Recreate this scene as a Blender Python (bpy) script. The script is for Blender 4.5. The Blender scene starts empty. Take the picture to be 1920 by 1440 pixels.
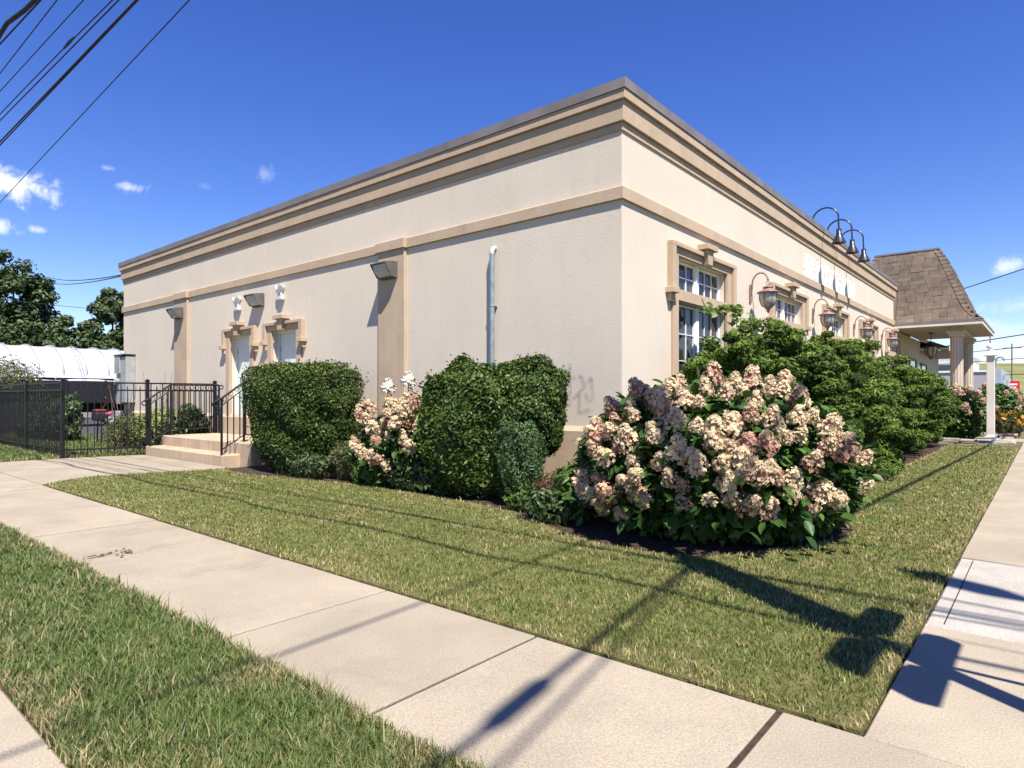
import bpy, math, random
import numpy as np
from mathutils import Vector, Matrix

random.seed(7)
rng = np.random.default_rng(11)
R = math.radians
scene = bpy.context.scene
COL = scene.collection

# ------------------------------------------------------------------ camera
cam_data = bpy.data.cameras.new('camera')
cam = bpy.data.objects.new('camera', cam_data)
COL.objects.link(cam)
cam.location = (0, 0, 1.25)
cam.rotation_euler = (R(90), 0, R(40.07))
cam_data.sensor_width = 36
cam_data.lens = 36 * 1195 / 1920
cam_data.shift_y = 25 / 1920
cam_data.clip_start = 0.05
cam_data.clip_end = 3000
scene.camera = cam

# ------------------------------------------------------------------ light
SUN = Vector((1.55, -1.0, 2.9)).normalized()
SUN_EL = math.asin(SUN.z)
SUN_AZ = math.atan2(SUN.x, SUN.y)
world = bpy.data.worlds.new('World')
scene.world = world
world.use_nodes = True
wt = world.node_tree
for n in list(wt.nodes):
    wt.nodes.remove(n)


class NT:
    """small helper for wiring nodes"""
    def __init__(self, tree):
        self.t = tree

    def node(self, kind, **props):
        n = self.t.nodes.new(kind)
        for k, v in props.items():
            setattr(n, k, v)
        return n

    def put(self, sock, v):
        if isinstance(v, bpy.types.NodeSocket):
            self.t.links.new(v, sock)
        else:
            sock.default_value = v

    def math(self, op, a, b=None, c=None, clamp=False):
        n = self.node('ShaderNodeMath', operation=op, use_clamp=clamp)
        self.put(n.inputs[0], a)
        if b is not None:
            self.put(n.inputs[1], b)
        if c is not None:
            self.put(n.inputs[2], c)
        return n.outputs[0]

    def mix(self, fac, a, b, blend='MIX'):
        n = self.node('ShaderNodeMix', data_type='RGBA', blend_type=blend)
        self.put(n.inputs[0], fac)
        for s, v in ((n.inputs[6], a), (n.inputs[7], b)):
            if isinstance(v, tuple) and len(v) == 3:
                v = (*v, 1)
            self.put(s, v)
        return n.outputs[2]

    def noise(self, vec, scale, detail=4, rough=0.55, dist=0.0):
        n = self.node('ShaderNodeTexNoise')
        if vec is not None:
            self.put(n.inputs['Vector'], vec)
        n.inputs['Scale'].default_value = scale
        n.inputs['Detail'].default_value = detail
        n.inputs['Roughness'].default_value = rough
        n.inputs['Distortion'].default_value = dist
        return n.outputs[0]

    def ramp(self, fac, a, b):
        n = self.node('ShaderNodeMapRange', interpolation_type='SMOOTHSTEP')
        self.put(n.inputs[0], fac)
        n.inputs[1].default_value = a
        n.inputs[2].default_value = b
        return n.outputs[0]


w = NT(wt)
sky = w.node('ShaderNodeTexSky', sky_type='NISHITA')
sky.sun_disc = False
sky.sun_elevation = SUN_EL
sky.sun_rotation = SUN_AZ
sky.altitude = 0
sky.air_density = 1.0
sky.dust_density = 0.0
sky.ozone_density = 3.0
hs = w.node('ShaderNodeHueSaturation')
hs.inputs['Saturation'].default_value = 1.30
hs.inputs['Hue'].default_value = 0.524
hs.inputs['Value'].default_value = 1.06
wt.links.new(sky.outputs[0], hs.inputs['Color'])
tc = w.node('ShaderNodeTexCoord')
sep = w.node('ShaderNodeSeparateXYZ')
wt.links.new(tc.outputs['Generated'], sep.inputs[0])
az = w.math('MULTIPLY', w.math('ARCTAN2', sep.outputs[0], sep.outputs[1]), 180 / math.pi)
el = w.math('MULTIPLY', w.math('ARCSINE', sep.outputs[2]), 180 / math.pi)
cn = w.noise(tc.outputs['Generated'], 34, 8, 0.66, 0.5)
cn2 = w.noise(tc.outputs['Generated'], 9, 5, 0.6, 0.2)
cover = None
# (azimuth, elevation, half width, half height in degrees, thickness)
for a0, e0, cw, ch, dens in ((-78.0, 14.7, 4.6, 1.7, 1), (-79.2, 11.8, 2.0, .8, .8), (-76.6, 11.9, 1.0, .4, .55),
                             (-70.9, 15.8, 1.6, .75, .9), (-72.4, 16.9, .9, .3, .3), (-61.1, 18.1, 1.2, .9, .3),
                             (-65.8, 16.7, 1.4, .6, .14), (-1.7, 3.6, 8, 2.7, 1), (-2.2, 9.3, 1.8, .9, .55),
                             (-1.2, 6.4, 4, 1.1, .4), (14, 4, 9, 2, 1), (35, 6, 7, 2, .9), (-95, 9, 6, 2, .9),
                             (80, 8, 9, 2.5, 1), (130, 6, 9, 2, .9), (-140, 7, 10, 2.5, 1), (-170, 13, 6, 2, .8)):
    dx = w.math('DIVIDE', w.math('SUBTRACT', az, a0), cw)
    dy = w.math('DIVIDE', w.math('SUBTRACT', el, e0), ch)
    rr = w.math('SQRT', w.math('ADD', w.math('MULTIPLY', dx, dx), w.math('MULTIPLY', dy, dy)))
    m = w.math('ADD', w.math('SUBTRACT', 0.75, rr), w.math('MULTIPLY', w.math('SUBTRACT', cn, 0.5), 2.6))
    m = w.math('MULTIPLY', w.ramp(m, 0.0, 0.85), dens)
    cover = m if cover is None else w.math('MAXIMUM', cover, m)
shade = w.ramp(cn2, 0.35, 0.6)
ccol = w.mix(shade, (5.2, 5.6, 6.6), (7.4, 7.6, 8.2))
skycol = w.mix(cover, hs.outputs[0], ccol)
bg = w.node('ShaderNodeBackground')
wt.links.new(skycol, bg.inputs['Color'])
bg.inputs['Strength'].default_value = 0.085
wo = w.node('ShaderNodeOutputWorld')
wt.links.new(bg.outputs[0], wo.inputs[0])

sun_data = bpy.data.lights.new('sun', 'SUN')
sun_data.energy = 5.0
sun_data.angle = R(0.53)
sun_data.color = (1.0, 0.95, 0.87)
sun = bpy.data.objects.new('sun', sun_data)
COL.objects.link(sun)
sun.rotation_euler = (-SUN).to_track_quat('-Z', 'Y').to_euler()
sun.location = (20, -15, 40)

vs = scene.view_settings
vs.view_transform = 'Standard'
vs.look = 'None'
vs.exposure = 1.04
vs.gamma = 1.0
vs.use_curve_mapping = False
scene.cycles.max_bounces = 6
scene.cycles.transparent_max_bounces = 12
scene.cycles.caustics_reflective = False
scene.cycles.caustics_refractive = False


# ------------------------------------------------------------------ materials
def material(name):
    m = bpy.data.materials.new(name)
    m.use_nodes = True
    t = m.node_tree
    b = t.nodes['Principled BSDF']
    return m, NT(t), b


def plain(name, col, rough=0.75, var=0.12, scale=6.0, bump=0.0, bscale=60.0, metal=0.0, spec=0.4, col2=None,
          objvar=0.0, streak=0.0, fine=0.0, bdist=0.01, objcoord=False, stain=0.0, stain_scale=2.3):
    m, n, b = material(name)
    pos = n.node('ShaderNodeNewGeometry').outputs['Position']
    if objcoord:
        pos = n.node('ShaderNodeTexCoord').outputs['Object']
    lo = tuple(c * (1 - var) for c in col)
    hi = tuple(min(1, c * (1 + var)) for c in (col2 or col))
    if col2:
        lo = col
        hi = col2
    c = n.mix(n.ramp(n.noise(pos, scale, 5), 0.3, 0.7), lo, hi)
    if fine:
        f = n.noise(pos, bscale * 1.7, 3, 0.7)
        c = n.mix(fine, c, n.mix(n.ramp(f, 0.3, 0.7), (0.35, 0.33, 0.3), (1.0, 1.0, 1.0)), 'MULTIPLY')
    if streak:
        mp = n.node('ShaderNodeMapping')
        n.put(mp.inputs[0], pos)
        mp.inputs['Scale'].default_value = (6, 6, 0.35)
        s = n.ramp(n.noise(mp.outputs[0], 1.6, 6, 0.65), 0.45, 0.8)
        c = n.mix(n.math('MULTIPLY', s, streak), c, tuple(k * 0.55 for k in col))
    if stain:
        sn = n.ramp(n.noise(pos, stain_scale, 9, 0.68, 0.6), 0.5, 0.72)
        c = n.mix(n.math('MULTIPLY', sn, stain), c, tuple(k * 0.45 for k in col))
    if objvar:
        oi = n.node('ShaderNodeObjectInfo').outputs['Random']
        k = n.math('ADD', n.math('MULTIPLY', oi, objvar * 2), 1 - objvar)
        cc = n.node('ShaderNodeCombineColor')
        for i in range(3):
            n.put(cc.inputs[i], k)
        c = n.mix(1.0, c, cc.outputs[0], 'MULTIPLY')
    n.put(b.inputs['Base Color'], c)
    b.inputs['Roughness'].default_value = rough
    b.inputs['Metallic'].default_value = metal
    b.inputs['Specular IOR Level'].default_value = spec
    if bump:
        bn = n.node('ShaderNodeBump')
        bn.inputs['Strength'].default_value = bump
        bn.inputs['Distance'].default_value = bdist
        n.put(bn.inputs['Height'], n.noise(pos, bscale, 4, 0.6))
        n.put(b.inputs['Normal'], bn.outputs[0])
    return m


def leafy(name, a, b_, transl=0.28, rough=0.5, third=None, spec=0.35):
    """colour from the leaf's own tint attribute"""
    m, n, b = material(name)
    at = n.node('ShaderNodeAttribute', attribute_name='tint')
    c = n.mix(at.outputs['Fac'], a, b_)
    if third:
        c = n.mix(n.ramp(at.outputs['Fac'], 0.9, 1.0), c, third)
    n.put(b.inputs['Base Color'], c)
    b.inputs['Roughness'].default_value = rough
    b.inputs['Specular IOR Level'].default_value = spec
    tr = n.node('ShaderNodeBsdfTranslucent')
    n.put(tr.inputs[0], c)
    mx = n.node('ShaderNodeMixShader')
    mx.inputs[0].default_value = transl
    out = [x for x in n.t.nodes if x.type == 'OUTPUT_MATERIAL'][0]
    n.t.links.new(b.outputs[0], mx.inputs[1])
    n.t.links.new(tr.outputs[0], mx.inputs[2])
    n.t.links.new(mx.outputs[0], out.inputs[0])
    return m


def grass_mat(name, green1, green2, dry, dry_lo, dry_hi):
    m, n, b = material(name)
    pos = n.node('ShaderNodeNewGeometry').outputs['Position']
    at = n.node('ShaderNodeAttribute', attribute_name='tint').outputs['Fac']
    c = n.mix(at, green1, green2)
    patch = n.noise(pos, 1.5, 7, 0.72, 0.5)
    fine = n.math('MULTIPLY', n.math('SUBTRACT', at, 0.5), 0.34)
    edge = n.node('ShaderNodeAttribute', attribute_name='dry').outputs['Fac']
    d = n.ramp(n.math('ADD', n.math('ADD', patch, fine), edge), dry_lo, dry_hi)
    c = n.mix(d, c, dry)
    n.put(b.inputs['Base Color'], c)
    b.inputs['Roughness'].default_value = 0.55
    b.inputs['Specular IOR Level'].default_value = 0.3
    tr = n.node('ShaderNodeBsdfTranslucent')
    n.put(tr.inputs[0], c)
    mx = n.node('ShaderNodeMixShader')
    mx.inputs[0].default_value = 0.3
    out = [x for x in n.t.nodes if x.type == 'OUTPUT_MATERIAL'][0]
    n.t.links.new(b.outputs[0], mx.inputs[1])
    n.t.links.new(tr.outputs[0], mx.inputs[2])
    n.t.links.new(mx.outputs[0], out.inputs[0])
    return m


MT = {}
MT['stucco'] = plain('stucco', (0.640, 0.556, 0.452), 0.92, 0.03, 0.8, 0.6, 105, spec=0.15, streak=0.13, fine=0.2, bdist=0.009, stain=0.10, stain_scale=1.4)
MT['tan'] = plain('tan_stucco', (0.47, 0.358, 0.252), 0.9, 0.06, 1.7, 0.5, 95, spec=0.15, streak=0.2, fine=0.22, bdist=0.008, stain=0.22, stain_scale=3.0)
MT['coping'] = plain('coping_metal', (0.165, 0.145, 0.14), 0.55, 0.14, 2.0, spec=0.4, streak=0.15, objvar=0.06)
MT['door'] = plain('door_paint', (0.60, 0.64, 0.62), 0.5, 0.05, 3, streak=0.12)
MT['white'] = plain('white_paint', (0.78, 0.77, 0.74), 0.5, 0.05, 4, streak=0.12)
MT['offwhite'] = plain('offwhite_paint', (0.62, 0.56, 0.48), 0.6, 0.06, 4, streak=0.18)
MT['column'] = plain('column_paint', (0.50, 0.42, 0.34), 0.7, 0.06, 4, streak=0.15)
MT['concrete'] = plain('concrete', (0.362, 0.308, 0.232), 0.93, 0.10, 1.3, 0.5, 70, spec=0.15, fine=0.5, objvar=0.07, bdist=0.006, stain=0.30, stain_scale=1.9)
MT['new_concrete'] = plain('new_concrete', (0.40, 0.37, 0.32), 0.93, 0.10, 2.2, 0.5, 60, spec=0.15, fine=0.42, bdist=0.006, stain=0.18, stain_scale=4)
MT['step_concrete'] = plain('step_concrete', (0.50, 0.38, 0.265), 0.93, 0.1, 2.5, 0.4, 60, spec=0.15, fine=0.45, streak=0.8, bdist=0.01)
MT['joint'] = plain('joint_soil', (0.05, 0.038, 0.027), 1.0, 0.3, 20, 0.5, 80, spec=0.1)
MT['soil'] = plain('mulch', (0.055, 0.038, 0.027), 1.0, 0.4, 14, 1.0, 45, spec=0.1, col2=(0.10, 0.07, 0.05), bdist=0.05)
MT['turf'] = plain('turf_base', (0.10, 0.105, 0.032), 1.0, 0.3, 9, 0.8, 120, spec=0.1, col2=(0.22, 0.19, 0.075), bdist=0.03)
MT['asphalt'] = plain('asphalt', (0.055, 0.055, 0.057), 0.9, 0.2, 3, 0.4, 120, spec=0.2)
MT['ground'] = plain('ground', (0.10, 0.12, 0.045), 1.0, 0.3, 0.4, spec=0.1, col2=(0.17, 0.15, 0.075))
MT['black'] = plain('black_iron', (0.008, 0.008, 0.011), 0.5, 0.2, 8, spec=0.3)
MT['lampblack'] = plain('lamp_black', (0.022, 0.022, 0.026), 0.3, 0.1, 8, spec=0.6)
MT['wire'] = plain('cable_sheath', (0.015, 0.016, 0.03), 0.7, 0.1, 8)
MT['bronze'] = plain('bronze_housing', (0.10, 0.092, 0.088), 0.6, 0.2, 9, streak=0.2)
MT['lens'] = plain('lamp_lens', (0.42, 0.43, 0.43), 0.2, 0.1, 40, 0.3, 90, spec=0.6, objcoord=True)
MT['plastic'] = plain('white_plastic', (0.55, 0.555, 0.55), 0.45, 0.05, 9)
MT['glasslens'] = plain('clear_lens', (0.30, 0.32, 0.33), 0.12, 0.1, 30, spec=0.8)
MT['copper'] = plain('copper_brown', (0.165, 0.09, 0.075), 0.5, 0.25, 14, metal=0.1, col2=(0.30, 0.19, 0.155))
MT['darkbrown'] = plain('dark_brown_iron', (0.05, 0.03, 0.026), 0.5, 0.2, 9)
MT['frosted'] = plain('lantern_glass', (0.33, 0.31, 0.28), 0.16, 0.15, 18, spec=0.8, objcoord=True)
MT['galv'] = plain('galvanised_pipe', (0.30, 0.34, 0.36), 0.42, 0.2, 9, metal=0.55, streak=0.25)
MT['caulk'] = plain('caulk', (0.42, 0.40, 0.37), 0.7, 0.1, 30)
MT['boxgrey'] = plain('grey_enclosure', (0.30, 0.305, 0.30), 0.5, 0.12, 4, streak=0.35)
MT['rust'] = plain('rusty_steel', (0.30, 0.17, 0.10), 0.85, 0.3, 9, streak=0.4)
MT['film'] = plain('greenhouse_film', (0.48, 0.49, 0.505), 0.35, 0.03, 1.0, spec=0.4)
MT['filmrib'] = plain('greenhouse_rib', (0.29, 0.30, 0.31), 0.5, 0.03, 1.0)
MT['shingle'] = plain('shingle', (0.155, 0.118, 0.092), 0.95, 0.18, 3, 0.5, 160, spec=0.1, objvar=0.13, fine=0.35)
MT['hipcap'] = plain('hip_shingle', (0.17, 0.13, 0.10), 0.95, 0.18, 3, 0.5, 160, spec=0.1, objvar=0.15, fine=0.3)
MT['stone'] = plain('flagstone', (0.32, 0.28, 0.235), 0.9, 0.3, 3, 0.5, 40, objvar=0.25)
MT['rock'] = plain('rock', (0.30, 0.275, 0.25), 0.95, 0.3, 2, 0.6, 20, objvar=0.25)
MT['bark'] = plain('bark', (0.10, 0.075, 0.055), 0.95, 0.3, 10, 0.8, 30)
MT['twig'] = plain('twig', (0.17, 0.11, 0.075), 0.9, 0.3, 20)
MT['wood_pole'] = plain('weathered_pole', (0.19, 0.16, 0.14), 0.9, 0.2, 8, streak=0.3)
MT['steel_pole'] = plain('painted_steel', (0.20, 0.22, 0.23), 0.5, 0.1, 5)
MT['greywall'] = plain('grey_block', (0.36, 0.345, 0.36), 0.9, 0.05, 1.0, streak=0.12)
MT['bluegrey'] = plain('blue_grey_panel', (0.33, 0.38, 0.44), 0.5, 0.06, 1.5)
MT['red'] = plain('red_sign', (0.52, 0.02, 0.03), 0.4, 0.06, 4)
MT['darkwin'] = plain('dark_window', (0.02, 0.023, 0.03), 0.08, 0.2, 4, spec=0.6)
MT['soffit'] = plain('soffit_paint', (0.44, 0.375, 0.31), 0.8, 0.05, 2, streak=0.1)
MT['carblue'] = plain('car_paint', (0.04, 0.09, 0.17), 0.25, 0.05, 3, spec=0.6)
MT['tyre'] = plain('tyre', (0.02, 0.02, 0.02), 0.85, 0.1, 9)
MT['trailer'] = plain('black_trailer', (0.012, 0.012, 0.015), 0.55, 0.2, 5)
MT['redplastic'] = plain('red_part', (0.16, 0.03, 0.022), 0.5, 0.1, 5)
MT['inner'] = plain('dark_core_fill', (0.022, 0.036, 0.010), 1.0, 0.5, 14, 1.0, 30, spec=0.05, bdist=0.05)  # near-black green, the shaded depth of the shrubs put into a colour

# glass of the facade windows
m, n, b = material('window_glass')
posn = n.node('ShaderNodeNewGeometry').outputs['Position']
mp = n.node('ShaderNodeMapping')
n.put(mp.inputs[0], posn)
mp.inputs['Scale'].default_value = (1, 14, 0.4)
cur = n.ramp(n.noise(mp.outputs[0], 1.0, 3), 0.42, 0.62)
n.put(b.inputs['Base Color'], n.mix(cur, (0.022, 0.027, 0.036), (0.075, 0.082, 0.095)))
b.inputs['Roughness'].default_value = 0.04
b.inputs['Specular IOR Level'].default_value = 0.55
MT['glass'] = m

# patch where a sign was taken down: pale, with dark specks of adhesive
m, n, b = material('sign_residue')
posn = n.node('ShaderNodeNewGeometry').outputs['Position']
vo = n.node('ShaderNodeTexVoronoi')
n.put(vo.inputs['Vector'], posn)
vo.inputs['Scale'].default_value = 11
spot = n.math('SUBTRACT', 1.0, n.ramp(vo.outputs['Distance'], 0.22, 0.40))
spot = n.math('MULTIPLY', spot, n.ramp(n.noise(posn, 5.5, 4, 0.7), 0.44, 0.56))
c0 = n.mix(n.ramp(n.noise(posn, 7, 5, 0.7), 0.35, 0.65), (0.62, 0.55, 0.47), (0.72, 0.68, 0.62))
n.put(b.inputs['Base Color'], n.mix(spot, c0, (0.17, 0.135, 0.105)))
b.inputs['Roughness'].default_value = 0.9
MT['residue'] = m

# faint sprayed mark
m, n, b = material('faint_spray')
b.inputs['Base Color'].default_value = (0.30, 0.29, 0.28, 1)
b.inputs['Roughness'].default_value = 0.9
posn = n.node('ShaderNodeNewGeometry').outputs['Position']
n.put(b.inputs['Alpha'], n.math('MULTIPLY', n.ramp(n.noise(posn, 9, 4), 0.25, 0.7), 0.30))
MT['spray'] = m

MT['hedge'] = leafy('hedge_leaf', (0.018, 0.042, 0.009), (0.125, 0.180, 0.034), 0.16, 0.45, third=(0.26, 0.21, 0.04), spec=0.25)
MT['hydr_leaf'] = leafy('hydrangea_leaf', (0.020, 0.055, 0.010), (0.090, 0.165, 0.030), 0.2, 0.45, spec=0.25)
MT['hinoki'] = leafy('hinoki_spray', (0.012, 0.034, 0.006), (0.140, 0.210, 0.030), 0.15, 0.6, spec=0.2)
MT['vine'] = leafy('vine_leaf', (0.10, 0.17, 0.035), (0.23, 0.30, 0.07), 0.4, 0.5)
MT['conifer'] = leafy('blue_green_leaf', (0.025, 0.058, 0.020), (0.085, 0.145, 0.045), 0.2, 0.5)
MT['light_bush'] = leafy('yellow_green_leaf', (0.10, 0.14, 0.035), (0.26, 0.29, 0.09), 0.3, 0.5)
MT['dark_bush'] = leafy('dark_bush_leaf', (0.025, 0.045, 0.014), (0.07, 0.11, 0.03), 0.2, 0.45)
MT['olive'] = leafy('olive_leaf', (0.06, 0.065, 0.022), (0.11, 0.12, 0.04), 0.2, 0.5)
MT['tree'] = leafy('tree_leaf', (0.024, 0.045, 0.014), (0.085, 0.125, 0.04), 0.2, 0.5)
MT['tree2'] = leafy('tree_leaf_pale', (0.040, 0.065, 0.022), (0.11, 0.145, 0.05), 0.2, 0.5)
MT['orange'] = leafy('orange_petal', (0.45, 0.20, 0.015), (0.62, 0.34, 0.03), 0.2, 0.6)
MT['dead'] = leafy('dead_twigs', (0.13, 0.06, 0.035), (0.24, 0.14, 0.08), 0.1, 0.8)

# hydrangea petals: cream to dusty pink, differing from head to head
m, n, b = material('hydrangea_petal')
at = n.node('ShaderNodeAttribute', attribute_name='tint').outputs['Fac']
ov = n.node('ShaderNodeObjectInfo').outputs['Random']
pinkish = n.ramp(n.math('ADD', n.math('MULTIPLY', at, 0.95), n.math('MULTIPLY', n.math('SUBTRACT', ov, 0.5), 0.8)), 0.12, 0.85)
c = n.mix(pinkish, (0.66, 0.53, 0.34), (0.40, 0.195, 0.15))
n.put(b.inputs['Base Color'], c)
b.inputs['Roughness'].default_value = 0.65
b.inputs['Specular IOR Level'].default_value = 0.2
tr = n.node('ShaderNodeBsdfTranslucent')
n.put(tr.inputs[0], c)
mx = n.node('ShaderNodeMixShader')
mx.inputs[0].default_value = 0.25
out = [x for x in n.t.nodes if x.type == 'OUTPUT_MATERIAL'][0]
n.t.links.new(b.outputs[0], mx.inputs[1]); n.t.links.new(tr.outputs[0], mx.inputs[2]); n.t.links.new(mx.outputs[0], out.inputs[0])
MT['petal'] = m
MT['petal_white'] = plain('white_petal', (0.56, 0.50, 0.42), 0.65, 0.08, 30)

MT['grass'] = grass_mat('lawn_blade', (0.075, 0.122, 0.022), (0.230, 0.275, 0.072), (0.46, 0.37, 0.18), 0.55, 0.74)
MT['verge'] = grass_mat('verge_blade', (0.066, 0.112, 0.024), (0.215, 0.265, 0.085), (0.40, 0.325, 0.17), 0.58, 0.78)


# ------------------------------------------------------------------ mesh helpers
class MB:
    """collects shapes into one mesh"""
    def __init__(self):
        self.v = []
        self.f = []
        self.smooth = []

    def add(self, verts, faces, smooth=False):
        o = len(self.v)
        self.v += [tuple(p) for p in verts]
        self.f += [tuple(i + o for i in f) for f in faces]
        self.smooth += [smooth] * len(faces)
        return self

    def box(self, x0, x1, y0, y1, z0, z1):
        return self.add([(x0, y0, z0), (x1, y0, z0), (x1, y1, z0), (x0, y1, z0), (x0, y0, z1), (x1, y0, z1), (x1, y1, z1), (x0, y1, z1)],
                        [(0, 3, 2, 1), (4, 5, 6, 7), (0, 1, 5, 4), (1, 2, 6, 5), (2, 3, 7, 6), (3, 0, 4, 7)])

    def slab(self, x0, x1, y0, y1, z0, z1, c=0.008):
        """box with chamfered upper edges"""
        v = [(x0, y0, z0), (x1, y0, z0), (x1, y1, z0), (x0, y1, z0), (x0, y0, z1 - c), (x1, y0, z1 - c), (x1, y1, z1 - c), (x0, y1, z1 - c),
             (x0 + c, y0 + c, z1), (x1 - c, y0 + c, z1), (x1 - c, y1 - c, z1), (x0 + c, y1 - c, z1)]
        f = [(0, 3, 2, 1), (0, 1, 5, 4), (1, 2, 6, 5), (2, 3, 7, 6), (3, 0, 4, 7), (4, 5, 9, 8), (5, 6, 10, 9), (6, 7, 11, 10), (7, 4, 8, 11), (8, 9, 10, 11)]
        return self.add(v, f)

    def prism(self, poly, axis, a, b):
        """extrude a 2d polygon along an axis ('x','y','z')"""
        k = len(poly)

        def p3(p, t):
            return {'x': (t, p[0], p[1]), 'y': (p[0], t, p[1]), 'z': (p[0], p[1], t)}[axis]
        v = [p3(p, a) for p in poly] + [p3(p, b) for p in poly]
        f = [tuple(range(k))[::-1], tuple(range(k, 2 * k))] + [(i, (i + 1) % k, k + (i + 1) % k, k + i) for i in range(k)]
        return self.add(v, f)

    def tube(self, pts, r, n=8, caps=True):
        pts = [Vector(p) for p in pts]
        rs = r if isinstance(r, (list, tuple)) else [r] * len(pts)
        v = []
        ref = None
        for i, p in enumerate(pts):
            d = (pts[min(i + 1, len(pts) - 1)] - pts[max(i - 1, 0)]).normalized()
            if ref is None:
                ref = Vector((0, 0, 1)) if abs(d.z) < 0.9 else Vector((1, 0, 0))
            a = d.cross(ref).normalized()
            b_ = d.cross(a).normalized()
            ref = -b_ if (-b_).length > 0 else ref
            ref = a.cross(d)
            for k in range(n):
                t = 2 * math.pi * k / n
                v.append(p + (a * math.cos(t) + b_ * math.sin(t)) * rs[i])
        f = []
        for i in range(len(pts) - 1):
            for k in range(n):
                f.append((i * n + k, i * n + (k + 1) % n, (i + 1) * n + (k + 1) % n, (i + 1) * n + k))
        self.add(v, f, True)
        if caps:
            self.add(v[:n], [tuple(range(n))])
            self.add(v[-n:], [tuple(range(n))[::-1]])
        return self

    def lathe(self, prof, c=(0, 0, 0), n=16, smooth=True):
        v = []
        for r, z in prof:
            for k in range(n):
                t = 2 * math.pi * k / n
                v.append((c[0] + r * math.cos(t), c[1] + r * math.sin(t), c[2] + z))
        f = []
        for i in range(len(prof) - 1):
            for k in range(n):
                f.append((i * n + k, i * n + (k + 1) % n, (i + 1) * n + (k + 1) % n, (i + 1) * n + k))
        return self.add(v, f, smooth)

    def torus(self, c, R_, r, axis='y', n=16, k=6):
        c = Vector(c)
        v = []
        for i in range(n):
            t = 2 * math.pi * i / n
            e = {'y': Vector((math.cos(t), 0, math.sin(t))), 'x': Vector((0, math.cos(t), math.sin(t))), 'z': Vector((math.cos(t), math.sin(t), 0))}[axis]
            ax = {'y': Vector((0, 1, 0)), 'x': Vector((1, 0, 0)), 'z': Vector((0, 0, 1))}[axis]
            for j in range(k):
                s = 2 * math.pi * j / k
                v.append(c + e * (R_ + r * math.cos(s)) + ax * (r * math.sin(s)))
        f = [(i * k + j, ((i + 1) % n) * k + j, ((i + 1) % n) * k + (j + 1) % k, i * k + (j + 1) % k) for i in range(n) for j in range(k)]
        return self.add(v, f, True)

    def mesh(self, name, mat):
        me = bpy.data.meshes.new(name)
        me.from_pydata(self.v, [], self.f)
        me.polygons.foreach_set('use_smooth', self.smooth)
        if mat is not None:
            me.materials.append(MT[mat] if isinstance(mat, str) else mat)
        me.update()
        return me


def obj(name, data, mat=None, parent=None, bevel=0.0, loc=None):
    if isinstance(data, MB):
        data = data.mesh(name, mat)
    o = bpy.data.objects.new(name, data)
    COL.objects.link(o)
    if parent is not None:
        o.parent = parent
    if loc is not None:
        o.location = loc
    if bevel:
        bm = o.modifiers.new('bevel', 'BEVEL')
        bm.width = bevel
        bm.segments = 2
        bm.limit_method = 'ANGLE'
    return o


def tag(o, label=None, cat=None, group=None, kind=None):
    if label:
        o['label'] = label
    if cat:
        o['category'] = cat
    if group:
        o['group'] = group
    if kind:
        o['kind'] = kind
    return o


def thing(name, label, cat, loc=(0, 0, 0), rz=0.0, group=None):
    o = bpy.data.objects.new(name, None)
    COL.objects.link(o)
    o.empty_display_size = 0.2
    o.location = loc
    o.rotation_euler = (0, 0, rz)
    return tag(o, label, cat, group)


def copy_tree(o, parent=None):
    c = o.copy()
    COL.objects.link(c)
    c.parent = parent
    for ch in list(o.children):
        copy_tree(ch, c)
    return c


def structure(name, data, mat=None):
    return tag(obj(name, data, mat), kind='structure')


def fast_mesh(name, verts, faces, mat, tint=None, smooth=False, extra=None):
    """numpy arrays -> mesh; faces all of the same size"""
    me = bpy.data.meshes.new(name)
    nv, nf, k = len(verts), len(faces), faces.shape[1]
    me.vertices.add(nv)
    me.vertices.foreach_set('co', np.ascontiguousarray(verts, np.float32).ravel())
    me.loops.add(nf * k)
    me.loops.foreach_set('vertex_index', np.ascontiguousarray(faces, np.int32).ravel())
    me.polygons.add(nf)
    me.polygons.foreach_set('loop_start', np.arange(0, nf * k, k, dtype=np.int32))
    if tint is not None:
        a = me.attributes.new('tint', 'FLOAT', 'POINT')
        a.data.foreach_set('value', np.ascontiguousarray(tint, np.float32))
    for kx, vx in (extra or {}).items():
        a = me.attributes.new(kx, 'FLOAT', 'POINT')
        a.data.foreach_set('value', np.ascontiguousarray(vx, np.float32))
    me.update(calc_edges=True)
    me.validate()
    if smooth:
        me.polygons.foreach_set('use_smooth', np.ones(nf, bool))
    me.materials.append(MT[mat] if isinstance(mat, str) else mat)
    return me


def unit(a):
    return a / np.maximum(np.linalg.norm(a, axis=1, keepdims=True), 1e-9)


def leaf_cloud(name, P, N, size, mat, tint, aspect=0.5, fold=0.12, up=0.0, spread=0.55):
    """one small folded diamond leaf at every point P facing roughly N"""
    n = len(P)
    N = unit(N + rng.normal(0, spread, (n, 3)))
    T = rng.normal(0, 1, (n, 3)) + np.array([0, 0, up])
    T = unit(T - N * np.sum(T * N, axis=1, keepdims=True))
    B = np.cross(N, T)
    s = (size * rng.uniform(0.6, 1.35, n))[:, None] if np.isscalar(size) else size[:, None]
    V = np.empty((n, 4, 3))
    V[:, 0] = P - T * s * 0.5
    V[:, 1] = P + B * s * aspect * 0.5 + N * s * fold
    V[:, 2] = P + T * s * 0.5
    V[:, 3] = P - B * s * aspect * 0.5 + N * s * fold
    base = np.arange(n)[:, None] * 4
    F = np.concatenate([base + np.array([0, 2, 1]), base + np.array([0, 3, 2])])
    return fast_mesh(name, V.reshape(-1, 3), F, mat, np.repeat(tint, 4))


def sphere_dirs(n):
    return unit(rng.normal(0, 1, (n, 3)))


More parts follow.
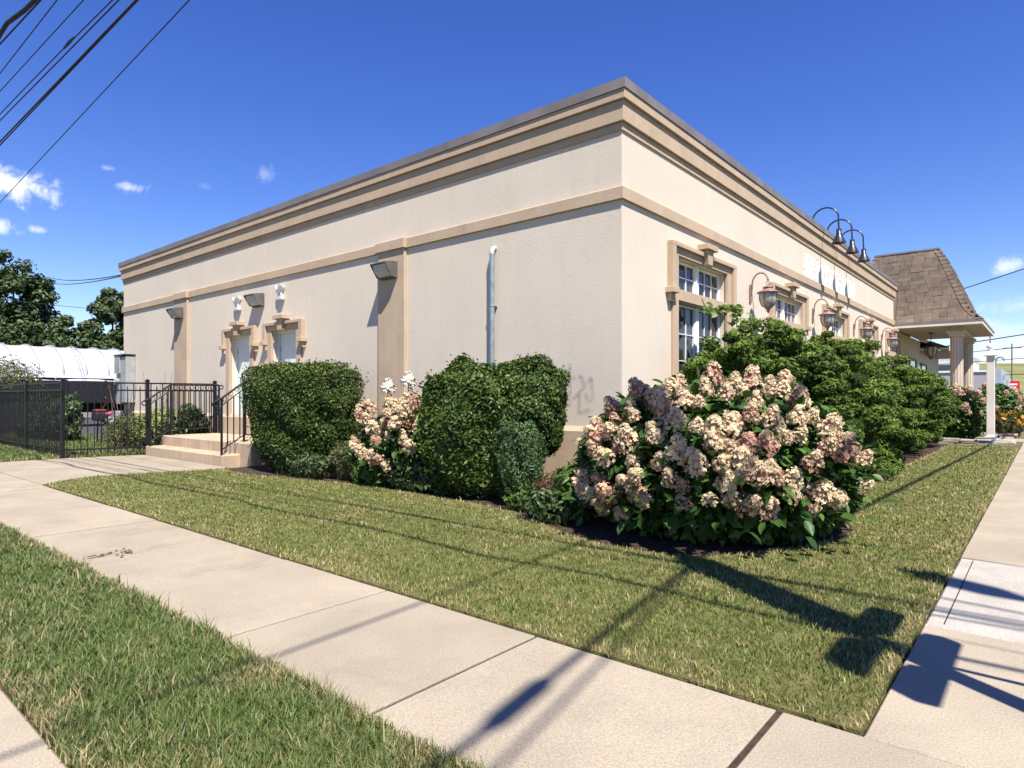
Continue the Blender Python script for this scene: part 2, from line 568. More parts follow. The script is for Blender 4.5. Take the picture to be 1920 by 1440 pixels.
def lumpy(P, k=3.0, amp=1.0, seed=0):
    """cheap smooth pseudo noise of points, about -1..1"""
    r = np.random.default_rng(seed)
    out = np.zeros(len(P))
    for i in range(6):
        d = r.normal(0, 1, 3) * k * (1 + i * 0.35)
        out += np.sin(P @ d + r.uniform(0, 6.28)) / 6 ** 0.5
    return out * amp


# ================================================================== GROUND
structure('ground', MB().box(-900, 900, -900, 900, -0.5, -0.16), 'ground')
structure('road', MB().box(-120, 120, -9, 0.42, -0.155, -0.12), 'asphalt')
structure('side_road', MB().box(2.6, 10.5, 0.5, 260, -0.155, -0.125), 'asphalt')

kerb = structure('kerb', MB().box(-60, 0.4, 0.42, 0.47, -0.15, -0.04), 'joint')
km = MB().slab(-1.82, 0, 0.44, 0.688, -0.14, 0.0, 0.012).mesh('kerb_stone', 'concrete')
for i in range(14):
    obj('kerb_stone', km, parent=kerb, loc=(0.2 - i * 1.83, 0, 0))

# sidewalk along the left street: every slab its own
walk = structure('sidewalk', MB().box(-60, 1.0, 1.50, 2.63, -0.15, -0.010), 'joint')
sm = MB().slab(-1.207, 0, 0, 1.095, -0.12, 0, 0.003).mesh('slab', 'concrete')
x = -0.835
while x > -26:
    obj('slab', sm, parent=walk, loc=(x, 1.54, rng.uniform(-0.003, 0.003)))
    x -= 1.225
obj('slab', MB().slab(-0.81, 1.0, 1.54, 2.635, -0.12, 0, 0.007), 'concrete', walk)
obj('curb_landing', MB().slab(-0.95, 1.0, 0.70, 1.53, -0.12, -0.003, 0.007), 'concrete', walk)

# sidewalk along the right street
walk2 = structure('side_street_sidewalk', MB().box(-0.515, 1.0, 2.65, 60, -0.15, -0.035), 'joint')
obj('slab', MB().slab(-0.522, 1.0, 2.645, 4.145, -0.12, 0, 0.007), 'concrete', walk2)
nb = obj('slab', MB().slab(-0.522, 1.0, 4.155, 6.02, -0.12, 0.004, 0.012), 'new_concrete', walk2)
nb['label'] = 'newer pale broom-finished slab'
obj('edge_groove', MB().box(-0.44, -0.434, 4.2, 5.98, -0.02, 0.0055), 'joint', nb)
sm2 = MB().slab(-0.522, 1.0, 0, 1.69, -0.12, 0, 0.003).mesh('slab', 'concrete')
y = 6.03
while y < 34:
    obj('slab', sm2, parent=walk2, loc=(0, y, rng.uniform(-0.002, 0.002)))
    y += 1.70

# path from the sidewalk to the steps
path = structure('path', MB().box(-15.4, -11.0, 2.66, 5.45, -0.15, -0.03), 'joint')
obj('slab', MB().prism([(-15.38, 2.645), (-11.02, 2.645), (-11.28, 3.0), (-11.5, 3.48), (-11.42, 4.0), (-15.38, 4.0)], 'z', -0.12, 0.002), 'concrete', path)
obj('slab', MB().prism([(-15.38, 4.012), (-11.42, 4.012), (-11.30, 4.36), (-11.0, 5.25), (-11.2, 5.42), (-15.0, 5.42)], 'z', -0.12, 0.006), 'concrete', path)

BED = [(-11.02, 5.28), (-10.14, 5.12), (-9.4, 5.2), (-8.73, 5.33), (-7.66, 5.53), (-6.48, 5.52), (-5.35, 5.46), (-4.57, 5.37), (-4.0, 5.12), (-3.51, 4.82),
       (-2.88, 4.62), (-2.22, 4.64), (-1.83, 5.08), (-1.52, 5.75), (-1.38, 6.5), (-1.62, 7.6), (-1.95, 9.0), (-2.02, 10.61), (-2.0, 12.88), (-1.98, 17.02), (-2.0, 20.5)]
LAWN = [(-11.0, 2.66), (-0.535, 2.652), (-0.528, 20.5)] + BED[::-1] + [(-11.3, 4.34), (-11.52, 3.48), (-11.3, 3.0)]
YARD = [(-40, 2.66), (-15.42, 2.66), (-15.42, 4.05), (-15.05, 5.5), (-15.05, 7.08), (-40, 7.08)]


def inside(poly, P):
    x, y = P[:, 0], P[:, 1]
    r = np.zeros(len(P), bool)
    j = len(poly) - 1
    for i in range(len(poly)):
        xi, yi = poly[i]
        xj, yj = poly[j]
        c = ((yi > y) != (yj > y)) & (x < (xj - xi) * (y - yi) / (yj - yi + 1e-12) + xi)
        r ^= c
        j = i
    return r


def edge_dist(poly, P):
    d = np.full(len(P), 1e9)
    for i in range(len(poly)):
        a = np.array(poly[i]); b_ = np.array(poly[(i + 1) % len(poly)])
        ab = b_ - a
        t = np.clip(((P - a) @ ab) / (ab @ ab), 0, 1)
        d = np.minimum(d, np.linalg.norm(P - (a + t[:, None] * ab), axis=1))
    return d


structure('soil_edge', MB().box(-11.0, -0.53, 2.638, 2.72, -.15, -.012), 'joint')
structure('lawn', MB().prism(LAWN, 'z', -0.14, 0.006), 'turf')
structure('verge', MB().prism([(-30, 0.70), (-0.95, 0.70), (-0.95, 1.532), (-30, 1.532)], 'z', -0.14, 0.003), 'turf')
structure('yard', MB().prism(YARD, 'z', -0.14, 0.0), 'turf')
structure('planting_bed', MB().prism(BED + [(-4.1, 20.5), (-4.1, 7.05), (-11.02, 7.05)], 'z', -0.14, 0.004), 'soil')
structure('far_lawn', MB().box(-4.1, -0.53, 24.9, 30, -0.14, -0.005), 'turf')
structure('entrance_walk', MB().box(-4.1, -0.53, 22.9, 24.6, -0.14, 0.0), 'concrete')
structure('driveway', MB().box(-60, 2.6, 31.8, 62, -0.14, -0.03), 'asphalt')


def grass(name, poly, n0, mat, label, h0, falloff, bounds, clump=0.0, tall=0.0):
    x0, x1, y0, y1 = bounds
    P = np.stack([rng.uniform(x0, x1, n0), rng.uniform(y0, y1, n0)], 1)
    d = np.linalg.norm(P, axis=1)
    keep = rng.uniform(0, 1, n0) < np.minimum(1.0, (falloff / d) ** 1.7)
    P = P[keep]
    ed = edge_dist(poly, P)
    ins = inside(poly, P)
    P, ed = P[ins], ed[ins]
    P = P + rng.normal(0, 0.012, P.shape)
    n = len(P)
    d = np.linalg.norm(P, axis=1)
    z3 = np.c_[P, np.zeros(n)]
    lump = lumpy(z3, 5.0, .6, 5) + lumpy(z3, 17.0, .6, 6)
    h = h0 * rng.uniform(0.55, 1.25, n) * (1 + clump * lump)
    tallm = rng.uniform(0, 1, n) < tall
    h[tallm] *= rng.uniform(1.4, 2.1, tallm.sum())
    wid = (0.0012 + 0.0005 * d) * rng.uniform(0.7, 1.3, n)
    ang = rng.uniform(0, 6.283, n)
    lean = rng.uniform(0.1, 0.9, n) * h
    la = rng.uniform(0, 6.283, n)
    dx, dy = np.cos(ang) * wid, np.sin(ang) * wid
    lx, ly = np.cos(la) * lean, np.sin(la) * lean
    V = np.zeros((n, 5, 3))
    V[:, 0] = np.c_[P[:, 0] - dx, P[:, 1] - dy, np.zeros(n)]
    V[:, 1] = np.c_[P[:, 0] + dx, P[:, 1] + dy, np.zeros(n)]
    V[:, 2] = np.c_[P[:, 0] + dx * .8 + lx * .35, P[:, 1] + dy * .8 + ly * .35, h * .6]
    V[:, 3] = np.c_[P[:, 0] - dx * .8 + lx * .35, P[:, 1] - dy * .8 + ly * .35, h * .6]
    V[:, 4] = np.c_[P[:, 0] + lx, P[:, 1] + ly, h]
    b_ = np.arange(n)[:, None] * 5
    F = np.concatenate([b_ + np.array([0, 1, 2]), b_ + np.array([0, 2, 3]), b_ + np.array([3, 2, 4])])
    tint = rng.uniform(0, 1, n)
    dry = 0.20 * np.exp(-ed / 0.13) + rng.normal(0, 0.03, n)
    me = fast_mesh(name, V.reshape(-1, 3), F, mat, np.repeat(tint, 5), extra={'dry': np.repeat(dry, 5)})
    return tag(obj(name, me), label, 'grass', kind='stuff')


grass('lawn_grass', LAWN, 1150000, 'grass', 'short sun-dried lawn grass between the sidewalks and the planting bed', 0.031, 3.6, (-11.6, -0.53, 2.65, 20.5), 0.12, 0.01)
grass('verge_grass', [(-16, 0.695), (-0.93, 0.695), (-0.93, 1.545), (-16, 1.545)], 300000, 'verge', 'longer green grass strip between the kerb and the sidewalk', 0.042, 3.6, (-16, -0.9, 0.66, 1.56), 0.3, 0.06)
grass('yard_grass', YARD, 90000, 'verge', 'green grass either side of the black iron fence', 0.06, 9, (-24, -15.0, 2.66, 7.1), 0.2, 0.03)

# ================================================================== BUILDING
XW, YW, XL, YE = -4.15, 7.1, -21.12, 25.72
bld = thing('commercial_building', 'single-storey cream stucco building with tan cornice bands and brown mansard portico', 'building', (XW, YW, 0))
BI = Matrix.Translation((-XW, -YW, 0))


def bpart(name, mb, mat, parent=None, bevel=0.0):
    """mesh given in world coordinates, parented to the building"""
    o = obj(name, mb, mat, parent or bld, bevel)
    if parent is None or parent is bld:
        o.matrix_parent_inverse = BI
    return o


def wall_holes(axis, c, u0, u1, z0, z1, holes, depth):
    us = sorted({u0, u1, *[k for h in holes for k in h[:2]]})
    zs = sorted({z0, z1, *[k for h in holes for k in h[2:]]})
    mb = MB()

    def P(u, z, d=0.0):
        return (c - d, u, z) if axis == 'x' else (u, c + d, z)
    for i in range(len(us) - 1):
        for j in range(len(zs) - 1):
            um, zm = (us[i] + us[i + 1]) / 2, (zs[j] + zs[j + 1]) / 2
            if any(h[0] < um < h[1] and h[2] < zm < h[3] for h in holes):
                continue
            mb.add([P(us[i], zs[j]), P(us[i + 1], zs[j]), P(us[i + 1], zs[j + 1]), P(us[i], zs[j + 1])], [(0, 1, 2, 3)])
    for a, b_, lo, hi in holes:
        for q in (((a, lo), (a, hi)), ((b_, lo), (b_, hi)), ((a, lo), (b_, lo)), ((a, hi), (b_, hi))):
            (ua, za), (ub, zb) = q
            mb.add([P(ua, za), P(ub, zb), P(ub, zb, depth), P(ua, za, depth)], [(0, 1, 2, 3)])
    return mb


DOORS = [(-14.005, 0.465), (-12.135, 0.475)]
WINS = [9.57, 13.86, 17.66, 21.5, 25.4]
HW = 0.92
wl = wall_holes('y', YW, XL, XW, 0, 5.1, [(c - h, c + h, 0.42, 2.65) for c, h in DOORS], 0.3)
bpart('side_wall', wl, 'stucco')
wr = wall_holes('x', XW, YW, 37.7, 0, 3.62, [(c - HW, c + HW, 0.95, 2.66) for c in WINS] + [(c - HW, c + HW, 2.83, 3.31) for c in WINS], 0.3)
wr.add([(XW, YW, 3.62), (XW, YE, 3.62), (XW, YE, 5.1), (XW, YW, 5.1)], [(0, 1, 2, 3)])
bpart('street_wall', wr, 'stucco')
bpart('rear_wall', MB().add([(XL, YW, 0), (XL, 37.7, 0), (XL, 37.7, 5.1), (XL, YW, 5.1)], [(0, 1, 2, 3)])
      .add([(XW, YE, 3.62), (XL, YE, 3.62), (XL, YE, 5.1), (XW, YE, 5.1)], [(0, 1, 2, 3)])
      .add([(XW, 37.7, 0), (XL, 37.7, 0), (XL, 37.7, 3.6), (XW, 37.7, 3.6)], [(0, 1, 2, 3)]), 'stucco')
bpart('roof_deck', MB().box(XL + .05, XW - .05, YW + .05, YE - .03, 4.85, 4.95), 'asphalt')
bpart('rear_roof_deck', MB().box(XL + .05, XW - .05, YE + .02, 37.65, 3.5, 3.58), 'asphalt')
bpart('interior_backing', MB().box(XW - 0.8, XW - 0.7, YW + 0.8, 37, 0.2, 3.4), 'asphalt')


def molding(o, z0, z1, inner=-0.03, y_end=YE, prof=None):
    """band following left wall, corner and street wall, mitred"""
    prof = prof or [(inner, z0), (o, z0), (o, z1), (inner, z1)]
    path = [(XL, YW + 1.2, -1, 0), (XL, YW, -1, -1), (XW, YW, 1, -1), (XW, y_end, 1, 0)]
    v = []
    for x, y, nx, ny in path:
        for d, z in prof:
            v.append((x + nx * d, y + ny * d, z))
    k = len(prof)
    f = []
    for i in range(len(path) - 1):
        for j in range(k):
            f.append((i * k + j, (i + 1) * k + j, (i + 1) * k + (j + 1) % k, i * k + (j + 1) % k))
    f.append(tuple(range((len(path) - 1) * k, len(path) * k)))
    return MB().add(v, f)


bpart('cornice_top_band', molding(0.100, 5.006, 5.128), 'tan', bevel=0.006)
bpart('cornice_middle_band', molding(0.060, 4.747, 5.004), 'tan', bevel=0.006)
bpart('cornice_lower_band', molding(0.022, 4.644, 4.745), 'tan', bevel=0.006)
bpart('belt_course', molding(0.035, 3.77, 3.934, prof=[(-.03, 3.77), (.042, 3.77), (.042, 3.925), (.032, 3.938), (-.03, 3.938)]), 'tan', bevel=0.004)
bpart('water_table', molding(0.055, 0.0, 0.87, y_end=37.7, prof=[(-.03, -0.05), (.06, -0.05), (.06, .80), (.002, .868), (-.03, .868)]), 'tan')

# coping: sheet metal lengths with lapped joints
xs = [XL - 0.115, -18.6, -15.8, -12.9, -10.05, -7.2, XW + 0.115]
for i in range(len(xs) - 1):
    bpart('coping_panel', MB().box(xs[i] + .002, xs[i + 1] - (.002 if i < 5 else 0), YW - 0.115 - (i % 2) * .003, YW + 0.22, 5.129, 5.25 + (i % 2) * .003), 'coping')
ys = [YW + 0.222, 9.45, 11.7, 14.2, 16.7, 19.2, 21.7, YE + .03]
for i in range(len(ys) - 1):
    bpart('coping_panel', MB().box(XW - 0.22, XW + 0.115 + (i % 2) * .003, ys[i] + .003, ys[i + 1] - .003, 5.129, 5.25 + (i % 2) * .003), 'coping')

# pilasters, where the belt course breaks forward
for a, b_ in ((-8.99, -8.29), (-17.42, -16.66)):
    p = bpart('pilaster', MB().box(a, b_, YW - 0.065, YW + .03, 0.86, 3.772), 'tan', bevel=0.008)
    bpart('pilaster_belt', MB().prism([(YW + .02, 3.768), (YW - .105, 3.768), (YW - .105, 3.928), (YW - .095, 3.941), (YW + .02, 3.941)], 'x', a - .03, b_ + .03), 'tan', bevel=0.005)


def trim_parts(parent, hw, zb, ztop, drop, zsill=None):
    """casing, hood with dropped ears and keystone; local frame, facing +x"""
    c = MB()
    for s in (-1, 1):
        a, b_ = sorted((s * hw, s * (hw + 0.17)))
        c.box(-.02, .045, a, b_, zb, ztop)
    c.box(-.02, .0445, -hw - .17, hw + .17, ztop, ztop + .11)
    if zsill:
        c.box(-.02, .043, -hw, hw, zsill[0], zsill[1])
    obj('casing', c, 'tan', parent, 0.006)
    h = MB().box(-.02, .095, -hw - .285, hw + .285, ztop + .112, ztop + .175)
    for s in (-1, 1):
        a, b_ = sorted((s * (hw + .172), s * (hw + .285)))
        h.box(-.02, .094, a, b_, ztop - drop, ztop + .113)
    obj('hood_moulding', h, 'tan', parent, 0.006)
    for s in (-1, 1):
        e = MB()
        a, b_ = sorted((s * (hw + .155), s * (hw + .345)))
        e.box(-.02, .135, a, b_, ztop - drop - .085, ztop - drop - .001)
        a, b_ = sorted((s * (hw + .172), s * (hw + .30)))
        e.box(-.02, .075, a, b_, ztop - drop - .20, ztop - drop - .086)
        obj('ear_block', e, 'tan', parent, 0.006)
    k = MB().prism([(-.075, ztop - .01), (.075, ztop - .01), (.115, ztop + .215), (-.115, ztop + .215)], 'x', -.02, .14)
    k.box(-.02, .185, -.19, .19, ztop + .2155, ztop + .30)
    obj('keystone', k, 'tan', parent, 0.006)


# windows
pane_cache = {}


def pane(w_, h_):
    key = (round(w_, 3), round(h_, 3))
    if key not in pane_cache:
        pane_cache[key] = MB().box(-.004, .004, -w_ / 2, w_ / 2, -h_ / 2, h_ / 2).mesh('pane', 'glass')
    return pane_cache[key]


def sash(parent, y0, y1, z0, z1, nc, nr):
    fr = 0.034
    m = MB()
    m.box(-.155, -.09, y0, y0 + fr, z0, z1).box(-.155, -.09, y1 - fr, y1, z0, z1)
    m.box(-.155, -.0905, y0 + fr, y1 - fr, z0, z0 + fr).box(-.155, -.0905, y0 + fr, y1 - fr, z1 - fr, z1)
    obj('sash', m, 'white', parent, 0.004)
    a, b_, lo, hi = y0 + fr, y1 - fr, z0 + fr, z1 - fr
    g = MB()
    for i in range(1, nc):
        yy = a + (b_ - a) * i / nc
        g.box(-.129, -.110, yy - .006, yy + .006, lo, hi)
    for j in range(1, nr):
        zz = lo + (hi - lo) * j / nr
        g.box(-.1295, -.111, a, b_, zz - .006, zz + .006)
    obj('glazing_bars', g, 'white', parent)
    pw, ph = (b_ - a) / nc, (hi - lo) / nr
    for i in range(nc):
        for j in range(nr):
            o = obj('pane', pane(pw, ph), parent=parent, loc=(-.135, a + pw * (i + .5), lo + ph * (j + .5)))
            o.rotation_euler = (0, rng.uniform(-.006, .006), rng.uniform(-.006, .006))


def window_part(yc):
    wn = obj('window', MB().box(-.165, -.075, -.045, .045, .95, 2.66).box(-.165, -.075, -.045, .045, 2.83, 3.31), 'white', bld, 0.004)
    wn.location = (0, yc - YW, 0)
    trim_parts(wn, HW, 0.86, 3.31, .49, (2.662, 2.828))
    for s in (0, 1):
        y0, y1 = (-HW + .01, -.046) if s == 0 else (.046, HW - .01)
        sash(wn, y0, y1, 2.84, 3.30, 3, 2)
        sash(wn, y0, y1, .96, 2.65, 3, 4)
    obj('sill', MB().box(-.13, .07, -HW - .1, HW + .1, .872, .945), 'tan', wn, 0.006)
    return wn


w0 = window_part(WINS[0])
for yc in WINS[1:]:
    c = copy_tree(w0, bld)
    c.location = (0, yc - YW, 0)

# side doors
for xc, hw in DOORS:
    d = obj('door', MB().box(-.20, -.15, -hw + .045, hw - .045, .425, 2.60), 'door', bld, 0.004)
    d.location = (xc - XW, 0, 0)
    d.rotation_euler = (0, 0, R(-90))
    trim_parts(d, hw, 0.43, 2.65, .20)
    fr = MB().box(-.22, -.10, -hw, -hw + .044, .42, 2.65).box(-.22, -.10, hw - .044, hw, .42, 2.65).box(-.22, -.10, -hw + .044, hw - .044, 2.602, 2.65)
    obj('door_frame', fr, 'door', d)
    for zz in (.7, 1.5, 2.3):
        obj('hinge', MB().tube([(-.145, -hw + .05, zz - .06), (-.145, -hw + .05, zz + .06)], .012, 8), 'galv', d)
    obj('knob', MB().tube([(-.15, hw - .12, 1.42), (-.11, hw - .12, 1.42)], .016, 8).lathe([(0, -.03), (.022, -.022), (.03, 0), (.022, .022), (0, .03)], (-.09, hw - .12, 1.42), 12), 'galv', d)
    obj('threshold', MB().box(-.24, .02, -hw, hw, .418, .436), 'galv', d)

# stain of the removed sign and its adhesive specks
bpart('sign_residue', MB().box(XW - .01, XW + .004, 15.0, 19.9, 3.955, 4.47), 'residue')
for yy in (16.32, 17.55, 18.72):
    bpart('patch_strip', MB().box(XW - .01, XW + .007, yy - .006, yy + .006, 3.95, 4.63), 'tan')  # narrow upright tan strips set across the pale patch

# faint sprayed scrawl near the corner
st = [((-4.95, 1.72), (-4.95, 1.12)), ((-4.93, 1.50), (-4.76, 1.54)), ((-4.76, 1.54), (-4.72, 1.36)), ((-4.90, 1.22), (-4.74, 1.36)), ((-4.72, 1.38), (-4.60, 1.52)),
      ((-4.60, 1.52), (-4.58, 1.20)), ((-4.74, 1.36), (-4.62, 1.18)), ((-4.80, 1.05), (-4.57, 1.10)), ((-4.80, 1.05), (-4.78, 1.30))]
sp = MB()
for i, ((xa, za), (xb, zb)) in enumerate(st):
    dx, dz = xb - xa, zb - za
    L = math.hypot(dx, dz)
    px_, pz_ = -dz / L * .03, dx / L * .03
    yy = YW - .0025 - i * .0006
    sp.add([(xa - px_, yy, za - pz_), (xa + px_, yy, za + pz_), (xb + px_, yy, zb + pz_), (xb - px_, yy, zb - pz_)], [(0, 1, 2, 3)])
bpart('spray_scrawl', sp, 'spray')

# ------------------------------------------------------------------ portico with mansard roof
PX1, PY0, PY1, PZ = -1.65, 25.7, 31.5, 3.73
FR = [(0, 0), (.08, .17), (.164, .29), (.28, .395), (.41, .49), (.685, .71), (.89, .87), (1, 1)]
INS, ZT = 1.334, 6.5
PX0 = -6.25


def prof(t):
    for (a, fa), (b_, fb) in zip(FR, FR[1:]):
        if t <= b_ + 1e-9:
            return INS * (fa + (fb - fa) * (t - a) / (b_ - a)), PZ + .08 + (ZT - PZ - .08) * t
    return INS, ZT


mr = MB()
NT_ = 16
rings = []
for i in range(NT_ + 1):
    d, z = prof(i / NT_)
    d = min(d, INS)
    rings.append([(PX0 + d, PY0 + d, z), (PX1 - d, PY0 + d, z), (PX1 - d, PY1 - d, z), (PX0 + d, PY1 - d, z)])
v = [p for r_ in rings for p in r_]
f = []
for i in range(NT_):
    for k in range(4):
        f.append((i * 4 + k, i * 4 + (k + 1) % 4, (i + 1) * 4 + (k + 1) % 4, (i + 1) * 4 + k))
f.append((NT_ * 4, NT_ * 4 + 1, NT_ * 4 + 2, NT_ * 4 + 3))
mr.add(v, f)
roof = bpart('mansard_roof', mr, 'shingle')
obj('roof_cap', MB().box(PX0 + INS - .06, PX1 - INS + .05, PY0 + INS - .06, PY1 - INS + .06, ZT - .01, ZT + .05), 'coping', roof)
unit_sh = MB().add([(-.5, -1, 0), (.5, -1, 0), (.5, -1, 1), (-.5, -1, 1), (-.5, 0, 0), (.5, 0, 0), (.5, -.25, 1), (-.5, -.25, 1)],
                   [(0, 1, 2, 3), (5, 4, 7, 6), (0, 4, 5, 1), (3, 2, 6, 7), (1, 5, 6, 2), (4, 0, 3, 7)]).mesh('shingle', 'shingle')
NR = 17
for r_ in range(NR):
    t0, t1 = r_ / NR, (r_ + 1) / NR
    d0, z0 = prof(t0)
    d1, z1 = prof(min(1, t1))
    xr = PX1 - (d0 + d1) / 2
    xl = -4.12 if z1 < 5.2 else PX0 + (d0 + d1) / 2
    L = math.hypot(d1 - d0, z1 - z0)
    ang = -math.atan2(d1 - d0, z1 - z0)
    xx = xr + .0
    while xx > xl + .04:
        wd = min(random.choice((.22, .3, .3, .34, .42, .5)), xx - xl)
        s_ = obj('shingle', unit_sh, parent=roof)
        s_.location = (xx - wd / 2, PY0 + d0, z0 - .01)
        s_.rotation_euler = (ang, 0, 0)
        s_.scale = (wd - .012, random.choice((.02, .026, .034)), L + .015)
        xx -= wd
# east slope, too oblique to tell the single shingles apart
es = MB()
for r_ in range(NR):
    d0, z0 = prof(r_ / NR)
    d1, z1 = prof(min(1, (r_ + 1) / NR))
    yy = PY0 + d0
    while yy < PY1 - d0 - .1:
        wd = random.choice((.3, .36, .42))
        ye = min(yy + wd, PY1 - d0) - .01
        th = random.choice((.02, .03))
        xa, xb = PX1 - d0, PX1 - d1
        es.add([(xa, yy, z0 - .01), (xa, ye, z0 - .01), (xb, ye, z1 + .01), (xb, yy, z1 + .01),
                (xa + th, yy, z0), (xa + th, ye, z0), (xb + .012, ye, z1 + .012), (xb + .012, yy, z1 + .012)],
               [(4, 5, 6, 7), (0, 1, 5, 4), (1, 2, 6, 5), (0, 4, 7, 3)])
        yy += wd
tag(obj('east_slope_shingles', es, 'shingle', roof), kind='stuff')
# hip caps
for hx, sx in ((PX1, -1), (PX0, 1)):
    for r_ in range(18):
        t0, t1 = r_ / 18, min(1, (r_ + 1.25) / 18)
        d0, z0 = prof(t0)
        d1, z1 = prof(t1)
        if hx == PX0 and z0 < 5.0:
            continue
        a = Vector((hx + sx * d0, PY0 + d0, z0))
        c_ = Vector((hx + sx * d1, PY0 + d1, z1))
        h = MB()
        for q, (p, e) in enumerate(((a, .045), (c_, .028))):
            pass
        o_ = Vector((-sx, -1, 0)).normalized()
        la, lb = Vector((sx * .15, 0, -.0)), Vector((0, .15, -.0))
        v = [a + la + Vector((0, -.045, 0)), a + o_ * .06 + Vector((0, 0, .02)), a + lb + Vector((-sx * .045, 0, 0)),
             c_ + la + Vector((0, -.028, 0)), c_ + o_ * .035 + Vector((0, 0, .01)), c_ + lb + Vector((-sx * .028, 0, 0)),
             a + la + Vector((0, .02, 0)), a + Vector((0, 0, -.02)), a + lb + Vector((sx * .02, 0, 0))]
        h.add(v, [(0, 1, 4, 3), (1, 2, 5, 4), (0, 6, 7, 1), (1, 7, 8, 2)])
        obj('hip_shingle', h, 'hipcap', roof)
# eaves, soffit, beam, columns
bpart('fascia', MB().box(PX0, PX1 + .02, PY0 - .02, PY0 + .03, PZ - .075, PZ + .085).box(PX1 - .03, PX1 + .02, PY0 + .031, PY1, PZ - .075, PZ + .085), 'offwhite')
bpart('drip_edge', MB().box(-4.12, PX1 + .035, PY0 - .034, PY0 - .021, PZ + .03, PZ + .10).box(PX1 + .021, PX1 + .035, PY0 - .02, PY1, PZ + .03, PZ + .10), 'coping')
bpart('soffit', MB().box(XW - .02, PX1 - .031, PY0 + .031, PY1, PZ - .07, PZ - .03), 'soffit')
bpart('porch_beam', MB().box(-2.58, -2.22, PY0 + .7, PY1 - .9, PZ - .22, PZ - .071), 'column')
for yc in (26.55, 30.3):
    xc = -2.4
    cm = MB()
    prof_c = []
    nfl = 14
    for k in range(nfl):
        for q, rr in ((0.0, .19), (.62, .19), (.70, .172), (.92, .172)):
            a = 2 * math.pi * (k + q) / nfl
            prof_c.append((xc + rr * math.cos(a), yc + rr * math.sin(a)))
    cm.prism(prof_c, 'z', .18, PZ - .40)
    col = bpart('column', cm, 'column')
    obj('capital', MB().box(xc - .27, xc + .27, yc - .27, yc + .27, PZ - .30, PZ - .221).box(xc - .22, xc + .22, yc - .22, yc + .22, PZ - .40, PZ - .301), 'column', col, .008)
    obj('column_base', MB().box(xc - .25, xc + .25, yc - .25, yc + .25, 0.0, .18), 'column', col, .01)
# entrance under the portico: dark framed doors and notice frames
for ya, yb, zt in ((27.0, 28.1, 2.7), (29.0, 30.4, 2.7), (31.9, 33.3, 2.6)):
    e = bpart('entrance_glazing', MB().box(XW - .05, XW + .03, ya, yb, .3, zt), 'darkwin')
    obj('glazing_frame', MB().box(XW - .02, XW + .055, ya - .1, ya, .25, zt + .1).box(XW - .02, XW + .055, yb, yb + .1, .25, zt + .1).box(XW - .02, XW + .055, ya, yb, zt, zt + .1), 'darkbrown', e)
nf_ = bpart('notice_frame', MB().box(XW, XW + .05, 30.62, 31.5, 1.7, 2.6), 'white')
obj('notice_board', MB().box(XW + .051, XW + .06, 30.72, 31.4, 1.8, 2.5), 'darkwin', nf_)
# low eave of the rear wing
bpart('rear_eave', MB().prism([(XW - .02, 3.62), (XW + 1.0, 3.22), (XW + 1.0, 3.34), (XW - .02, 3.78)], 'y', 31.6, 37.9), 'shingle')
bpart('rear_eave_fascia', MB().box(XW + 1.001, XW + 1.04, 31.6, 37.9, 3.17, 3.37).box(XW, XW + 1.0, 31.56, 31.599, 3.20, 3.30), 'white')
bpart('rear_soffit', MB().box(XW, XW + 1.0, 31.6, 37.9, 3.15, 3.19), 'soffit')

# ================================================================== THINGS ON THE WALLS
LEFT = R(-90)


def wall_pack(x, z, label):
    t = thing('wall_pack_light', label, 'wall light', (x, YW - .005, z), LEFT, 'wall pack lights on the side wall')
    if -9.2 < x < -8.2 or -17.6 < x < -16.6:
        t.location.y = YW - .068
    W = .20
    body = MB().add([(0, -W, .14), (0, W, .14), (0, W, -.14), (0, -W, -.14), (.06, -W, .14), (.06, W, .14), (.06, W, -.14), (.06, -W, -.14)],
                    [(0, 1, 5, 4), (3, 7, 6, 2), (0, 4, 7, 3), (1, 2, 6, 5), (4, 5, 6, 7)])
    obj('mount_box', body, 'bronze', t, .006)
    hood = MB()
    hood.prism([(.061, .14), (.27, .105), (.275, .085), (.061, .115)], 'y', -W, W)
    for s in (-1, 1):
        hood.prism([(.061, .114), (.27, .084), (.13, -.12), (.061, -.13)], 'y', *sorted((s * W, s * (W - .012))))
    obj('hood', hood, 'bronze', t, .003)
    obj('lens', MB().prism([(.062, .110), (.245, .083), (.20, -.03), (.13, -.105), (.062, -.12)], 'y', -W + .016, W - .016), 'lens', t, .02)
    obj('latch', MB().tube([(.10, 0, -.128), (.10, 0, -.15)], .012, 8), 'bronze', t)
    return t


wall_pack(-8.66, 3.42, 'bronze wedge wall light on the tan pilaster right of the side doors')
wall_pack(-13.16, 3.36, 'bronze wedge wall light between two white emergency lights above the doors')
wall_pack(-17.05, 3.40, 'bronze wedge wall light on the tan pilaster near the rear corner')


